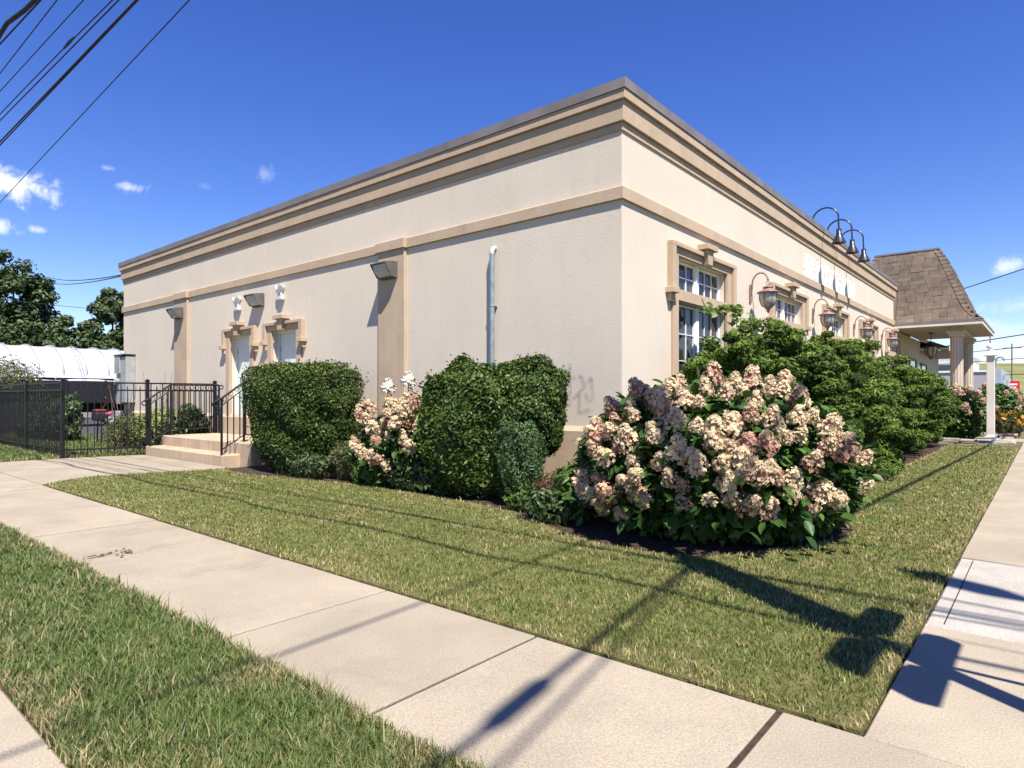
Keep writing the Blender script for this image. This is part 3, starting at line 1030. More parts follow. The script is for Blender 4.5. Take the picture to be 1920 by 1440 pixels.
def emergency(x, z, label):
    t = thing('emergency_light', label, 'emergency light', (x, YW - .004, z), LEFT, 'white emergency lights above the side doors')
    t.scale = (.86, .86, .86)
    obj('housing', MB().box(0, .10, -.11, .11, -.17, .06), 'plastic', t, .018)
    obj('test_button', MB().tube([(.10, .05, -.05), (.108, .05, -.05)], .012, 8), 'black', t)
    for s, yaw_ in ((-1, .5), (1, -.3)):
        h = MB()
        d = Vector((math.cos(yaw_), s * .55, -.25)).normalized()
        a = Vector((.05, s * .065, .12))
        h.tube([a - d * .05, a - d * .02, a + d * .06, a + d * .085], [.035, .058, .082, .084], 14)
        hd = obj('lamp_head', h, 'plastic', t)
        obj('lamp_lens', MB().tube([a + d * .0855, a + d * .09], [.075, .06], 14), 'glasslens', hd)
        obj('swivel', MB().tube([(.05, s * .05, .055), a - d * .03], .016, 8), 'plastic', t)
    return t


emergency(-14.06, 3.36, 'white twin-head emergency light above the left side door')
emergency(-12.23, 3.42, 'white twin-head emergency light above the right side door')

t = thing('vent_pipe', 'galvanised standpipe rising up the side wall behind the round hedge', 'pipe', (-6.3, YW - .07, 0))
obj('pipe', MB().tube([(0, 0, 0), (0, 0, 3.38)], .036, 14), 'galv', t)
obj('elbow', MB().tube([(0, 0, 3.37), (0, 0, 3.42), (0, .03, 3.46), (0, .066, 3.463)], .039, 12), 'caulk', t)
for zz in (1.2, 2.6):
    obj('strap', MB().torus((0, 0, zz), .04, .006, 'z').box(-.05, .05, .03, .068, zz - .01, zz + .01), 'galv', t)

t = thing('electric_cabinet', 'grey rust-stained electric meter cabinet at the rear corner of the side wall', 'electric box', (-20.6, YW - .005, 0))
obj('upper_enclosure', MB().box(-.44, -.02, -.28, 0, 1.95, 2.47), 'boxgrey', t, .01)
obj('lower_enclosure', MB().box(-.018, .40, -.25, 0, 1.10, 2.42), 'boxgrey', t, .01)
obj('meter_base', MB().box(-.44, -.05, -.22, -.02, 1.05, 1.94), 'boxgrey', t, .01)
obj('meter', MB().tube([(-.28, -.22, 1.72), (-.28, -.32, 1.72)], .09, 16), 'glasslens', t)
obj('rusty_patch', MB().box(-.12, -.03, -.286, -.281, 1.96, 2.1), 'rust', t)
obj('top_flange', MB().box(-.47, .42, -.30, .0, 2.472, 2.50), 'bronze', t)
obj('conduit', MB().tube([(.2, -.1, 1.1), (.2, -.1, .0)], .03, 10), 'boxgrey', t)

# copper lanterns on the street wall
def lantern(y, label):
    t = thing('wall_lantern', label, 'lantern', (XW, y, 3.12), 0, 'copper lanterns between the street windows')
    t.scale = (.86, .86, .86)
    obj('backplate', MB().prism([(-.05, -.17), (.05, -.17), (.06, .1), (.04, .2), (-.04, .2), (-.06, .1)], 'x', 0, .03), 'copper', t, .006)
    arc = [(.03, 0, .0), (.05, 0, .12)] + [(.05 + .17 * (1 - math.cos(a)), 0, .20 + .23 * math.sin(a)) for a in np.linspace(0.1, 2.75, 12)]
    obj('arm', MB().tube(arc, .017, 8), 'copper', t)
    ex, ez = arc[-1][0], arc[-1][2]
    obj('hook_scroll', MB().lathe([(0, -.035), (.022, -.02), (.026, 0), (.018, .02), (0, .03)], (ex, 0, ez - .01), 10), 'copper', t)
    obj('ring', MB().torus((ex, 0, ez - .085), .038, .007, 'y'), 'copper', t)
    cz = ez - .13
    obj('roof', MB().lathe([(.0, .0), (.03, -.01), (.04, -.03), (.10, -.035), (.105, -.06), (.09, -.065), (.10, -.09), (.22, -.15), (.225, -.165), (.0, -.165)], (ex, 0, cz), 20), 'copper', t)
    prof_g = [(.155, -.166), (.165, -.22), (.158, -.32), (.12, -.42), (.05, -.475)]
    gl = obj('globe', MB().lathe(prof_g, (ex, 0, cz), 20), 'frosted', t)
    cage = MB()
    for k in range(6):
        a = k * math.pi / 3 + .3
        cage.tube([(ex + (r + .006) * math.cos(a), (r + .006) * math.sin(a), cz + z) for r, z in prof_g], .009, 6)
    obj('cage', cage, 'copper', t)
    obj('finial', MB().lathe([(.055, -.47), (.058, -.50), (.03, -.515), (.038, -.54), (.012, -.575), (0, -.60)], (ex, 0, cz), 12), 'copper', t)
    return t


lantern(11.65, 'copper lantern on a curved arm between the first and second windows from the corner')
lantern(15.66, 'copper lantern on a curved arm between the second and third windows from the corner')
lantern(19.70, 'copper lantern on a curved arm between the third and fourth windows from the corner')
lantern(23.55, 'copper lantern on a curved arm between the fourth window and the portico')

for yy, nm in ((16.05, 'black gooseneck sign lamp on the parapet, furthest of three from the portico'),
               (17.35, 'black gooseneck sign lamp on the parapet, middle one of three'),
               (18.62, 'black gooseneck sign lamp on the parapet, nearest of three to the portico')):
    t = thing('gooseneck_lamp', nm, 'sign lamp', (XW, yy, 5.25), 0, 'gooseneck sign lamps on the parapet')
    arc = [(-.10, 0, -.0), (-.10, 0, .14)] + [(.18 - .28 * math.cos(a), 0, .14 + .27 * math.sin(a)) for a in np.linspace(0.15, math.pi - .05, 14)] + [(.46, 0, .05), (.47, 0, -.14)]
    obj('arm', MB().tube(arc, .019, 8), 'lampblack', t)
    obj('flange', MB().lathe([(0, .022), (.07, .02), (.07, 0)], (-.10, 0, .0), 14), 'lampblack', t)
    obj('shade', MB().lathe([(.0, 0), (.055, 0), (.06, -.13), (.07, -.15), (.155, -.32), (.16, -.325), (.145, -.315), (.055, -.16), (0, -.15)], (.47, 0, -.13), 20), 'lampblack', t)
    obj('bulb_cup', MB().lathe([(0, -.18), (.05, -.19), (.06, -.25), (.03, -.29), (0, -.3)], (.47, 0, -.13), 12), 'frosted', t)

t = thing('pendant_lantern', 'dark iron lantern hanging from the portico ceiling', 'lantern', (-3.35, 28.3, PZ - .07))
obj('canopy', MB().lathe([(0, 0), (.09, -.005), (.09, -.03), (.02, -.04)], n=14), 'darkbrown', t)
obj('stem', MB().tube([(0, 0, -.03), (0, 0, -.34)], .012, 8), 'darkbrown', t)
obj('lantern_roof', MB().lathe([(0, -.32), (.06, -.33), (.13, -.36), (.14, -.40), (.11, -.41), (.13, -.45), (.27, -.50), (.28, -.53), (0, -.53)], n=18), 'darkbrown', t)
pg = [(.18, -.531), (.19, -.60), (.17, -.74), (.11, -.86), (.04, -.92)]
obj('globe', MB().lathe(pg, n=18), 'frosted', t)
cg = MB()
for k in range(6):
    a = k * math.pi / 3
    cg.tube([((r + .008) * math.cos(a), (r + .008) * math.sin(a), z) for r, z in pg], .014, 6)
obj('cage', cg, 'darkbrown', t)
obj('finial', MB().lathe([(.045, -.91), (.05, -.95), (.02, -.98), (0, -1.02)], n=12), 'darkbrown', t)

# ================================================================== STEPS, RAILINGS, FENCES
t = thing('entrance_steps', 'two worn concrete steps up to the landing of the side doors', 'steps', (-13.1, 5.5, 0))
SI = Matrix.Translation((13.1, -5.5, 0))
for nm, mb in (('lower_step', MB().slab(-14.88, -11.40, 5.43, 5.80, -.1, .205, .02)), ('landing', MB().slab(-14.88, -11.0, 5.76, YW - .062, -.1, .42, .02))):
    o = obj(nm, mb, 'step_concrete', t)
    o.matrix_parent_inverse = SI


def railing(x, label, back):
    """iron handrail running from the foot of the steps to the wall; scroll ends and rings under the rail"""
    t = thing('handrail', label, 'railing', (x, 5.45, 0), 0, 'iron handrails of the side steps')
    z0, z1 = 1.20, 1.53
    top = [(0, -.12, z0 - .03), (0, -.02, z0 + .02), (0, .42, z1), (0, back, z1)]
    obj('top_rail', MB().tube(top, .02, 8), 'black', t)
    sub = [(0, 0, z0 - .10), (0, .42, z1 - .12), (0, back, z1 - .12)]
    obj('middle_rail', MB().tube(sub, .012, 6), 'black', t)
    low = [(0, 0, .30), (0, .42, .55), (0, back, .55)]
    obj('bottom_rail', MB().tube(low, .012, 6), 'black', t)
    for yy, zb, zt in ((0, 0, z0 + .02), (.42, .42, z1), (back, .42, z1)):
        obj('post', MB().box(-.016, .016, yy - .016, yy + .016, zb, zt), 'black', t)
    k = 0
    yy = .11
    while yy < back - .05:
        zt = z0 + (z1 - z0) * min(1, yy / .42)
        zb = .30 + .25 * min(1, yy / .42)
        obj('baluster', MB().box(-.008, .008, yy - .008, yy + .008, zb, zt - .115), 'black', t)
        obj('ring', MB().torus((0, yy - .055, zt - .062), .044, .006, 'x', 14, 5), 'black', t)
        yy += .115
        k += 1
    for (yc, zc) in ((-.12, z0 - .075), (back + .05, z1 - .045)):
        obj('scroll', MB().torus((0, yc, zc), .045, .013, 'x', 14, 6), 'black', t)
    return t


railing(-14.70, 'black iron handrail with rings on the fence side of the steps', 1.48)
railing(-11.46, 'black iron handrail with rings on the hedge side of the steps', 1.45)

picket_l = MB().box(-.009, .009, -.009, .009, .06, 1.56).mesh('picket', 'black')
pk = MB().box(-.009, .009, -.009, .009, .06, 1.47)
pk.add([(-.009, -.009, 1.47), (.009, -.009, 1.47), (.009, .009, 1.47), (-.009, .009, 1.47), (0, 0, 1.51)], [(0, 1, 4), (1, 2, 4), (2, 3, 4), (3, 0, 4)])
picket_s = pk.mesh('picket', 'black')
postm = MB().box(-.032, .032, -.032, .032, -.05, 1.60).box(-.038, .038, -.038, .038, 1.601, 1.625)
postm.add([(-.032, -.032, 1.626), (.032, -.032, 1.626), (.032, .032, 1.626), (-.032, .032, 1.626), (0, 0, 1.65)], [(0, 1, 4), (1, 2, 4), (2, 3, 4), (3, 0, 4)])
post_mesh = postm.mesh('post', 'black')


def fence(points, label, skip_first=False, step=.118):
    a0 = Vector((*points[0], 0))
    t = thing('iron_fence', label, 'fence', a0, 0)
    for i, p in enumerate(points):
        if i == 0 and skip_first:
            continue
        obj('post', post_mesh, parent=t, loc=Vector((*p, 0)) - a0)
    q = 0
    for a, b_ in zip(points, points[1:]):
        a, b_ = Vector((*a, 0)) - a0, Vector((*b_, 0)) - a0
        d = (b_ - a).normalized()
        ang = math.atan2(d.y, d.x)
        L = (b_ - a).length
        for zz in (1.555, 1.40, .17):
            r_ = obj('rail', MB().box(.033, L - .033, -.015, .015, zz - .016, zz + .016), 'black', t, loc=a)
            r_.rotation_euler = (0, 0, ang)
        s_ = step * .6
        while s_ < L - .05:
            p = obj('picket', picket_l if q % 2 == 0 else picket_s, parent=t, loc=a + d * s_)
            p.rotation_euler = (0, 0, ang)
            s_ += step
            q += 1
    return t


fence([(-15.42, 4.06), (-14.98, 5.5), (-14.95, 6.95)], 'black iron picket fence from the corner post to the side wall')
fence([(-15.42, 4.06), (-18.1, 4.06), (-20.8, 4.08), (-23.5, 4.1)], 'black iron picket fence running along the sidewalk away from the corner post', True)

# ================================================================== PLANTS
def superblob(n, c, rad, p=4.0, taper=1.0, depth=0.16, lump=0.06, seed=1, zmin=None):
    """points with outward normals near the surface of a rounded box"""
    u = sphere_dirs(n)
    r = (np.abs(u) ** p).sum(1) ** (-1 / p)
    S = u * r[:, None]
    N = np.sign(u) * np.abs(S) ** (p - 1) / np.array(rad)
    N = unit(N)
    k = 1 + lump * lumpy(S * np.array(rad), 4.5, 1.0, seed) - np.minimum(rng.exponential(depth * .55, n), depth * 2.5)
    k += np.where(rng.uniform(0, 1, n) < .06, rng.uniform(0, .11, n), 0)
    P = S * k[:, None] * np.array(rad)
    tz = (P[:, 2] / rad[2] + 1) / 2
    f = taper + (1 - taper) * np.clip(tz, 0, 1) ** .8
    P[:, 0] *= f
    P[:, 1] *= f
    P = P + np.array(c)
    if zmin is not None:
        ok = P[:, 2] > zmin
        P, N = P[ok], N[ok]
    return P, N


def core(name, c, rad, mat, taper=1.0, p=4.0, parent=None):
    """solid dark core, added to block see-through and stand in for inner shade"""
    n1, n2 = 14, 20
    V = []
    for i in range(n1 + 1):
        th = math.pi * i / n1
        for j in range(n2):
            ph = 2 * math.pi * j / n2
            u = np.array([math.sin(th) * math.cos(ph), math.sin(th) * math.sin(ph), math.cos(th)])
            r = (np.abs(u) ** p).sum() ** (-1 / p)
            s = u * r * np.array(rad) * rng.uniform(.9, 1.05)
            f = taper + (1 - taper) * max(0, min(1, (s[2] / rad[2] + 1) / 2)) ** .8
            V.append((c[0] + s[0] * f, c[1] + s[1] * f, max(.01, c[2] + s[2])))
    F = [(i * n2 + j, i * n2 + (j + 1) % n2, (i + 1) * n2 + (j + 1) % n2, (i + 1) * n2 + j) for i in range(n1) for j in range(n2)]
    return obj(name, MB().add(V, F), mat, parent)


def rel(o, root):
    o.matrix_parent_inverse = Matrix.Translation(-root.location)
    return o


def stems(root, base, tops, r0, mat='bark', name='stem'):
    for tp in tops:
        b_ = Vector(base) + Vector((rng.uniform(-.1, .1), rng.uniform(-.1, .1), 0))
        m_ = b_.lerp(Vector(tp), .5) + Vector((rng.uniform(-.06, .06), rng.uniform(-.06, .06), 0))
        rel(obj(name, MB().tube([b_, m_, tp], [r0, r0 * .8, r0 * .5], 6), mat, root), root)


# trimmed hedge by the steps
c = (-9.66, 5.98, .94)
t = thing('clipped_hedge', 'flat-topped clipped hedge, wider at the top, beside the steps', 'hedge', (c[0], c[1], 0))
P, N = superblob(60000, c, (.84, .80, .84), 6.0, .70, .12, .055, 3, .05)
k = (P[:, 2] > 1.55) & (rng.uniform(0, 1, len(P)) < .05)
tint = np.clip(rng.beta(2, 2.2, len(P)) * .75 + .12 * lumpy(P, 3, 1, 8), 0, .85)
tint[k] = 1.0
rel(tag(obj('foliage', leaf_cloud('foliage', P, N, .050, 'hedge', tint, .5, spread=.75), parent=t), kind='stuff'), t)
rel(core('shade_core', (c[0], c[1], .92), (.62, .62, .74), 'inner', .6, 4.5, t), t)
stems(t, (c[0], c[1], 0), [(c[0] + .3, c[1] - .2, .8), (c[0] - .3, c[1] + .1, .8), (c[0], c[1] - .3, .9), (c[0] + .1, c[1] + .3, .8)], .03)

# rounded hedge of two lobes by the vent pipe
c = (-5.60, 5.95, .82)
t = thing('rounded_hedge', 'broad rounded clipped shrub standing in front of the vent pipe', 'hedge', (c[0], c[1], 0))
P, N = superblob(62000, c, (.66, .62, .80), 2.9, .95, .16, .10, 5, .03)
tint = np.clip(rng.beta(2, 2, len(P)) * .85 + .14 * lumpy(P, 3, 1, 9), 0, .88)
rel(tag(obj('foliage', leaf_cloud('foliage', P, N, .062, 'hedge', tint, .5, spread=.8), parent=t), kind='stuff'), t)
rel(core('shade_core', (c[0], c[1], .76), (.46, .46, .60), 'inner', .8, 3, t), t)
stems(t, (c[0], c[1], 0), [(c[0] + .2, c[1] - .2, .7), (c[0] - .2, c[1], .7)], .03)
c = (-4.95, 6.25, 1.10)
t = thing('ball_shrub', 'tall rounded clipped shrub right of the vent pipe, merging into the broad one', 'shrub', (c[0], c[1], 0))
P, N = superblob(32000, c, (.47, .44, .62), 2.5, .78, .22, .12, 6)
tint = np.clip(rng.beta(2, 2, len(P)) * .85 + .14 * lumpy(P, 3, 1, 2), 0, .9)
rel(tag(obj('foliage', leaf_cloud('foliage', P, N, .05, 'hedge', tint, .5), parent=t), kind='stuff'), t)
rel(core('shade_core', c, (.30, .30, .46), 'inner', .8, 2.4, t), t)
stems(t, (c[0], c[1], 0), [(c[0] + .1, c[1] - .1, 1.1), (c[0] - .1, c[1], 1.1), (c[0] + .12, c[1] + .1, 1.1)], .025)


def small_plant(name, label, cat, c, rad, n, size, mat, aspect=.5, p=2.4, up=0.0, tl=.3, th=.9, depth=.3, group=None, lump=.12, seed=None):
    t = thing(name, label, cat, (c[0], c[1], 0), 0, group)
    P, N = superblob(n, c, rad, p, .9, depth, lump, seed or int(abs(c[0] * 37)) + 3, .02)
    tint = np.clip(rng.uniform(tl, th, len(P)) + .15 * lumpy(P, 5, 1, 3), 0, .88)
    rel(tag(obj('foliage', leaf_cloud('foliage', P, N, size, mat, tint, aspect, up=up), parent=t), kind='stuff'), t)
    stems(t, (c[0], c[1], 0), [(c[0] + rad[0] * .3, c[1], c[2]), (c[0] - rad[0] * .3, c[1], c[2]), (c[0], c[1] - rad[1] * .3, c[2])], .012, 'twig')
    return t


small_plant('fine_leaved_shrub', 'upright fine-leaved blue-green shrub at the foot of the round hedge', 'shrub', (-4.66, 5.68, .48), (.30, .27, .50), 8500, .05, 'conifer', .30, 2.2, .4, lump=.2)
small_plant('low_shrub', 'low olive shrub between the clipped hedge and the small hydrangea', 'shrub', (-8.10, 5.92, .26), (.48, .36, .30), 5200, .055, 'olive', .4)
small_plant('low_shrub', 'low bright green shrub below the pink flower heads by the clipped hedge', 'shrub', (-7.42, 5.78, .26), (.46, .34, .34), 4200, .075, 'hydr_leaf', .42)
small_plant('low_shrub', 'small pale green plant on the bed edge before the fine-leaved shrub', 'shrub', (-4.40, 5.42, .10), (.24, .14, .15), 420, .07, 'hydr_leaf', .5, tl=.5, depth=.6, lump=.3)
small_plant('leafy_shrub', 'dark whorled evergreen shrub against the corner of the side wall', 'shrub', (-4.02, 6.55, .42), (.36, .30, .46), 1500, .12, 'dark_bush', .26)
small_plant('dead_shrub', 'brown dried-out shrub left of the large hydrangea', 'shrub', (-4.08, 5.55, .20), (.24, .2, .26), 700, .10, 'dead', .08, depth=.6)
small_plant('leafy_shrub', 'small glossy green shrub with narrow whorled leaves beside the dried shrub', 'shrub', (-3.72, 5.38, .30), (.18, .17, .26), 520, .12, 'hydr_leaf', .24, tl=.4)
small_plant('yellow_green_shrub', 'yellow-green shrub behind the iron fence beside the steps', 'shrub', (-16.25, 6.25, .42), (.75, .55, .50), 6500, .09, 'light_bush', .5)
small_plant('olive_shrub', 'olive twiggy shrub behind the fence left of the yellow-green shrub', 'shrub', (-17.55, 6.1, .36), (.70, .5, .45), 6000, .07, 'olive', .45)
small_plant('leafy_shrub', 'green broad-leaved shrub between the fence and the pilaster', 'shrub', (-15.65, 6.68, .52), (.42, .35, .50), 1500, .13, 'dark_bush', .55, tl=.5, th=1)
t = small_plant('rose_bush', 'thin rose bush with one pink bloom behind the fence', 'rose bush', (-16.95, 5.55, .40), (.32, .3, .42), 500, .07, 'olive', .5)
rel(obj('bloom', MB().lathe([(0, -.05), (.05, -.03), (.07, .01), (.05, .04), (.02, .05), (0, .03)], (-16.85, 5.35, .86), 9), plain('rose_petal', (.55, .07, .16), .6, .2, 40), t), t)

small_plant('low_shrub', 'low dark leafy clump at the foot of the clipped hedge by the lawn', 'shrub', (-9.2, 5.62, .16), (.9, .26, .22), 2600, .08, 'dark_bush', .45, depth=.5, lump=.25)
small_plant('low_shrub', 'low dark leafy clump under the small hydrangea by the lawn', 'shrub', (-6.55, 5.72, .17), (.65, .22, .24), 2200, .085, 'dark_bush', .45, depth=.5, lump=.25)
small_plant('low_shrub', 'mixed low green plants between the fine-leaved shrub and the large hydrangea', 'shrub', (-3.85, 5.25, .14), (.40, .28, .20), 1100, .09, 'dark_bush', .45, depth=.5, lump=.3, th=1.0)
# bare twigs showing above the fence
for i, (tx, ty) in enumerate(((-17.6, 6.7), (-18.6, 6.3))):
    t = thing('bare_sapling', ('bare twiggy sapling behind the fence in front of the black trailer', 'bare twiggy sapling behind the fence nearer the sidewalk fence run')[i], 'sapling', (tx, ty, 0))
    for q in range(7):
        b_ = Vector((rng.uniform(-.15, .15), rng.uniform(-.15, .15), 0))
        e = b_ + Vector((rng.uniform(-.5, .5), rng.uniform(-.4, .4), rng.uniform(1.2, 2.0)))
        mid = b_.lerp(e, .55) + Vector((rng.uniform(-.1, .1), rng.uniform(-.1, .1), 0))
        obj('branch', MB().tube([b_, mid, e], [.014, .009, .004], 5), 'twig', t)

# ------------------------------------------------------------------ hydrangeas
def flower_mesh(seed, length=.20, rad=.095, nfl=170, heart=.60):
    r = np.random.default_rng(seed)
    V, F, T = [], [], []
    for i in range(nfl):
        h = r.uniform(0, 1) ** 1.15
        prof_r = rad * math.sqrt(max(0, 1 - h ** 1.8)) * (.85 + .15 * math.sin(h * 6)) + .012
        a = r.uniform(0, 6.283)
        rr = prof_r * r.uniform(.62, 1.08)
        p = Vector((rr * math.cos(a), rr * math.sin(a), length * (h - .35)))
        nrm = Vector((math.cos(a), math.sin(a), .15 + 1.2 * h)).normalized() + Vector(r.normal(0, .42, 3))
        nrm.normalize()
        tan = nrm.cross(Vector((0, 0, 1)))
        tan = (tan if tan.length > .1 else Vector((1, 0, 0))).normalized()
        rot = r.uniform(0, 1.57)
        tint = np.clip(.55 - .45 * h + r.normal(0, .18), 0, 1)
        s = r.uniform(.014, .024)
        bt = nrm.cross(tan)
        for q in range(4):
            aa = rot + q * math.pi / 2
            d = tan * math.cos(aa) + bt * math.sin(aa)
            e = tan * -math.sin(aa) + bt * math.cos(aa)
            o = len(V)
            V += [p, p + d * s * .6 + e * s * .48 + nrm * .003, p + d * s * 1.1 + nrm * r.uniform(-.004, .006), p + d * s * .6 - e * s * .48 + nrm * .003]
            F.append((o, o + 1, o + 2, o + 3))
            T += [tint] * 4
    n1, n2 = 5, 8
    o = len(V)
    for i in range(n1 + 1):
        th = math.pi * i / n1
        for j in range(n2):
            ph = 2 * math.pi * j / n2
            V.append(Vector((rad * heart * math.sin(th) * math.cos(ph), rad * heart * math.sin(th) * math.sin(ph), length * (.08 + .36 * math.cos(th)))))
            T.append(1.0)
    F += [(o + i * n2 + j, o + i * n2 + (j + 1) % n2, o + (i + 1) * n2 + (j + 1) % n2, o + (i + 1) * n2 + j) for i in range(n1) for j in range(n2)]
    return V, F, T


def flower(name, seed, mat, length=.2, rad=.095, nfl=170, heart=.60):
    V, F, T = flower_mesh(seed, length, rad, nfl, heart)
    return fast_mesh(name, np.array(V), np.array(F), mat, np.array(T))


HEADS = [flower('flower_head', s, 'petal', .17 + .03 * (s % 3), .088 + .012 * (s % 2)) for s in range(6)]
HEADS_W = [flower('flower_head', 20, 'petal_white', .20, .105, 330, .88)]
HEADS_S = [flower('flower_head', 30 + s, 'petal', .20, .12, 80) for s in range(3)]


def leaf_shape(L=.13, W=.075):
    v = [(0, 0, 0)]
    prf = ((.22, .75), (.5, 1.0), (.78, .62))
    for t_, w_ in prf:
        z = -.18 * L * t_ * t_
        v += [(t_ * L, -w_ * W / 2, z + .014), (t_ * L, 0, z), (t_ * L, w_ * W / 2, z + .014)]
    v.append((L, 0, -.18 * L))
    f = [(0, 1, 2), (0, 2, 3), (1, 4, 5), (1, 5, 2), (2, 5, 6), (2, 6, 3), (4, 7, 8), (4, 8, 5), (5, 8, 9), (5, 9, 6), (7, 10, 8), (8, 10, 9)]
    return np.array(v), np.array(f)


lv, lf = leaf_shape()
LEAVES = [fast_mesh('leaf', lv * s, lf, 'hydr_leaf', np.full(len(lv), tn)) for s, tn in ((1.0, .2), (.85, .5), (1.1, .35), (.8, .75), (1.05, .05))]


def aim(o, direction, twist=0.0):
    o.rotation_mode = 'QUATERNION'
    o.rotation_quaternion = Vector(direction).to_track_quat('Z', 'Y') @ Matrix.Rotation(twist, 3, 'Z').to_quaternion()


def hydrangea(label, c, rad, heads, back, nleaf_obj, nleaf, meshes=HEADS, name='hydrangea', leaf_size=.115, hs_=1.0, back_facing=2.0):
    t = thing(name, label, 'hydrangea', (c[0], c[1], 0), 0)
    C = np.array(c)
    Rd = np.array(rad)
    pts = [np.array(h) for h in heads]
    for _ in range(back):
        for _try in range(40):
            u = sphere_dirs(1)[0]
            q = C + u * Rd
            if .45 < q[2] < C[2] + Rd[2] * .93 and u @ np.array([-C[0], -C[1], 0.0]) / math.hypot(C[0], C[1]) < back_facing and all(np.linalg.norm(q - p) > .16 for p in pts):
                pts.append(q)
                break
    for i, p in enumerate(pts):
        nrm = (p - C) / Rd ** 2
        nrm = nrm / np.linalg.norm(nrm)
        p = p + nrm * rng.uniform(-.08, .03)
        o = obj('flower_head', meshes[i % len(meshes)], parent=t, loc=Vector(p) - t.location)
        aim(o, nrm * .8 + np.array([0, 0, .75]) + rng.normal(0, .18, 3), rng.uniform(0, 6))
        s = rng.uniform(.52, 1.0) * hs_
        o.scale = (s, s, s * rng.uniform(.9, 1.1))
        # stalk into the bush
        if i % 3 == 0:
            st_ = C + (p - C) * .35
            st_[2] = max(.05, st_[2] * .5)
            rel(obj('stem', MB().tube([Vector(st_), Vector(p)], [.006, .004], 5), 'twig', t), t)
    # large leaves one by one on the outside
    for i in range(nleaf_obj):
        if i % 2 == 0 and len(heads):
            p0 = pts[int(rng.integers(len(heads)))]
            p = p0 + np.array([rng.normal(0, .06), rng.normal(0, .06), -rng.uniform(.08, .2)])
        else:
            u = sphere_dirs(1)[0]
            u[2] = abs(u[2]) * .8 - .35
            u /= np.linalg.norm(u)
            p = C + u * Rd * rng.uniform(.88, 1.0)
        if p[2] < .06:
            p[2] = rng.uniform(.06, .25)
        nrm = (p - C) / Rd
        nrm /= np.linalg.norm(nrm) + 1e-9
        o = obj('leaf', LEAVES[int(rng.integers(len(LEAVES)))], parent=t, loc=Vector(p) - t.location)
        d = Vector(nrm + rng.normal(0, .45, 3))
        up_ = Vector((rng.normal(0, .3), rng.normal(0, .3), 1))
        zax = (up_ - d * up_.dot(d) / d.length_squared).normalized()
        xax = d.normalized()
        o.rotation_mode = 'QUATERNION'
        o.rotation_quaternion = Matrix((xax, zax.cross(xax), zax)).transposed().to_quaternion()
    # the rest of the leaves
    n = nleaf
    u = sphere_dirs(n)
    k = 1 - np.minimum(rng.exponential(.12, n), .6) - .03
    P = C + u * Rd * k[:, None]
    ok = P[:, 2] > .03
    P, u = P[ok], u[ok]
    tint = np.clip(rng.uniform(0, .8, len(P)), 0, .85)
    N = u * .6 + np.array([0, 0, .7])
    rel(tag(obj('foliage', leaf_cloud('foliage', P, N, leaf_size, 'hydr_leaf', tint, .55, spread=.5), parent=t), kind='stuff'), t)
    rel(core('shade_core', (c[0], c[1], c[2] * .85), tuple(r_ * .66 for r_ in rad), 'inner', .85, 2.2, t), t)
    return t


BIG = '''-2.82,5.23,1.35 -3.08,5.09,1.17 -2.87,4.99,1.17 -2.49,5.09,1.30 -2.46,5.22,1.37 -2.36,5.05,1.27 -2.23,5.05,1.25 -2.27,5.45,1.45 -2.25,5.26,1.37 -2.12,5.60,1.46 -1.97,5.31,1.33 -1.97,5.59,1.42 -2.04,5.17,1.28 -1.84,5.34,1.29 -1.78,5.45,1.31 -1.78,5.85,1.41 -1.69,5.48,1.28 -1.60,5.58,1.26 -1.59,5.73,1.29 -2.73,4.87,1.10 -2.49,4.88,1.13 -2.91,4.87,1.04 -3.19,4.96,0.99 -2.31,4.82,1.05 -2.15,4.84,1.02 -2.02,4.89,1.02 -1.92,4.94,1.04 -1.90,5.02,1.11 -1.81,5.09,1.12 -1.67,5.22,1.12 -1.61,5.22,1.07 -1.53,5.33,1.09 -1.45,5.45,1.09 -1.54,5.17,0.96 -1.47,5.29,0.99 -1.34,5.51,1.00 -2.48,4.75,0.97 -3.10,4.86,0.90 -3.09,4.80,0.79 -2.85,4.74,0.84 -2.91,4.81,0.95 -2.76,4.75,0.92 -2.90,4.72,0.73 -1.99,4.81,0.90 -1.88,4.85,0.87 -1.76,4.94,0.90 -1.66,5.00,0.88 -2.24,4.71,0.83 -2.65,4.67,0.72 -2.41,4.67,0.75 -2.10,4.72,0.74 -1.91,4.79,0.75 -1.80,4.85,0.76 -1.74,4.89,0.72 -1.62,4.97,0.73 -1.36,5.27,0.77 -1.26,5.52,0.87 -1.21,5.57,0.81 -1.14,5.79,0.75 -3.33,4.93,0.53 -2.58,4.65,0.62 -3.04,4.77,0.51 -3.29,4.94,0.40 -3.14,4.86,0.38 -2.71,4.67,0.54 -2.89,4.73,0.44 -2.61,4.67,0.47 -2.29,4.67,0.61 -2.21,4.69,0.54 -1.87,4.80,0.61 -1.77,4.86,0.68 -1.67,4.92,0.66 -1.56,5.01,0.65 -1.47,5.10,0.63 -3.02,4.84,0.30 -2.83,4.81,0.25 -3.49,5.23,0.25 -2.22,4.72,0.41 -2.00,4.76,0.47 -1.86,4.83,0.46 -1.75,4.91,0.41 -1.63,5.00,0.40 -1.47,5.12,0.49 -1.33,5.31,0.48 -1.25,5.47,0.45 -1.12,5.86,0.52 -1.38,5.31,0.35 -2.58,4.69,0.41 -1.22,5.66,0.89 -1.30,5.43,0.88 -2.84,5.15,1.30 -2.69,5.08,1.28 -2.50,4.94,1.19'''
big = [tuple(float(k) for k in s.split(',')) for s in BIG.split()]
hydrangea('large hydrangea covered in cream and pink flower heads at the building corner', (-2.5, 6.05, .60), (1.36, 1.36, .86), big, 34, 300, 15000, back_facing=-.15)
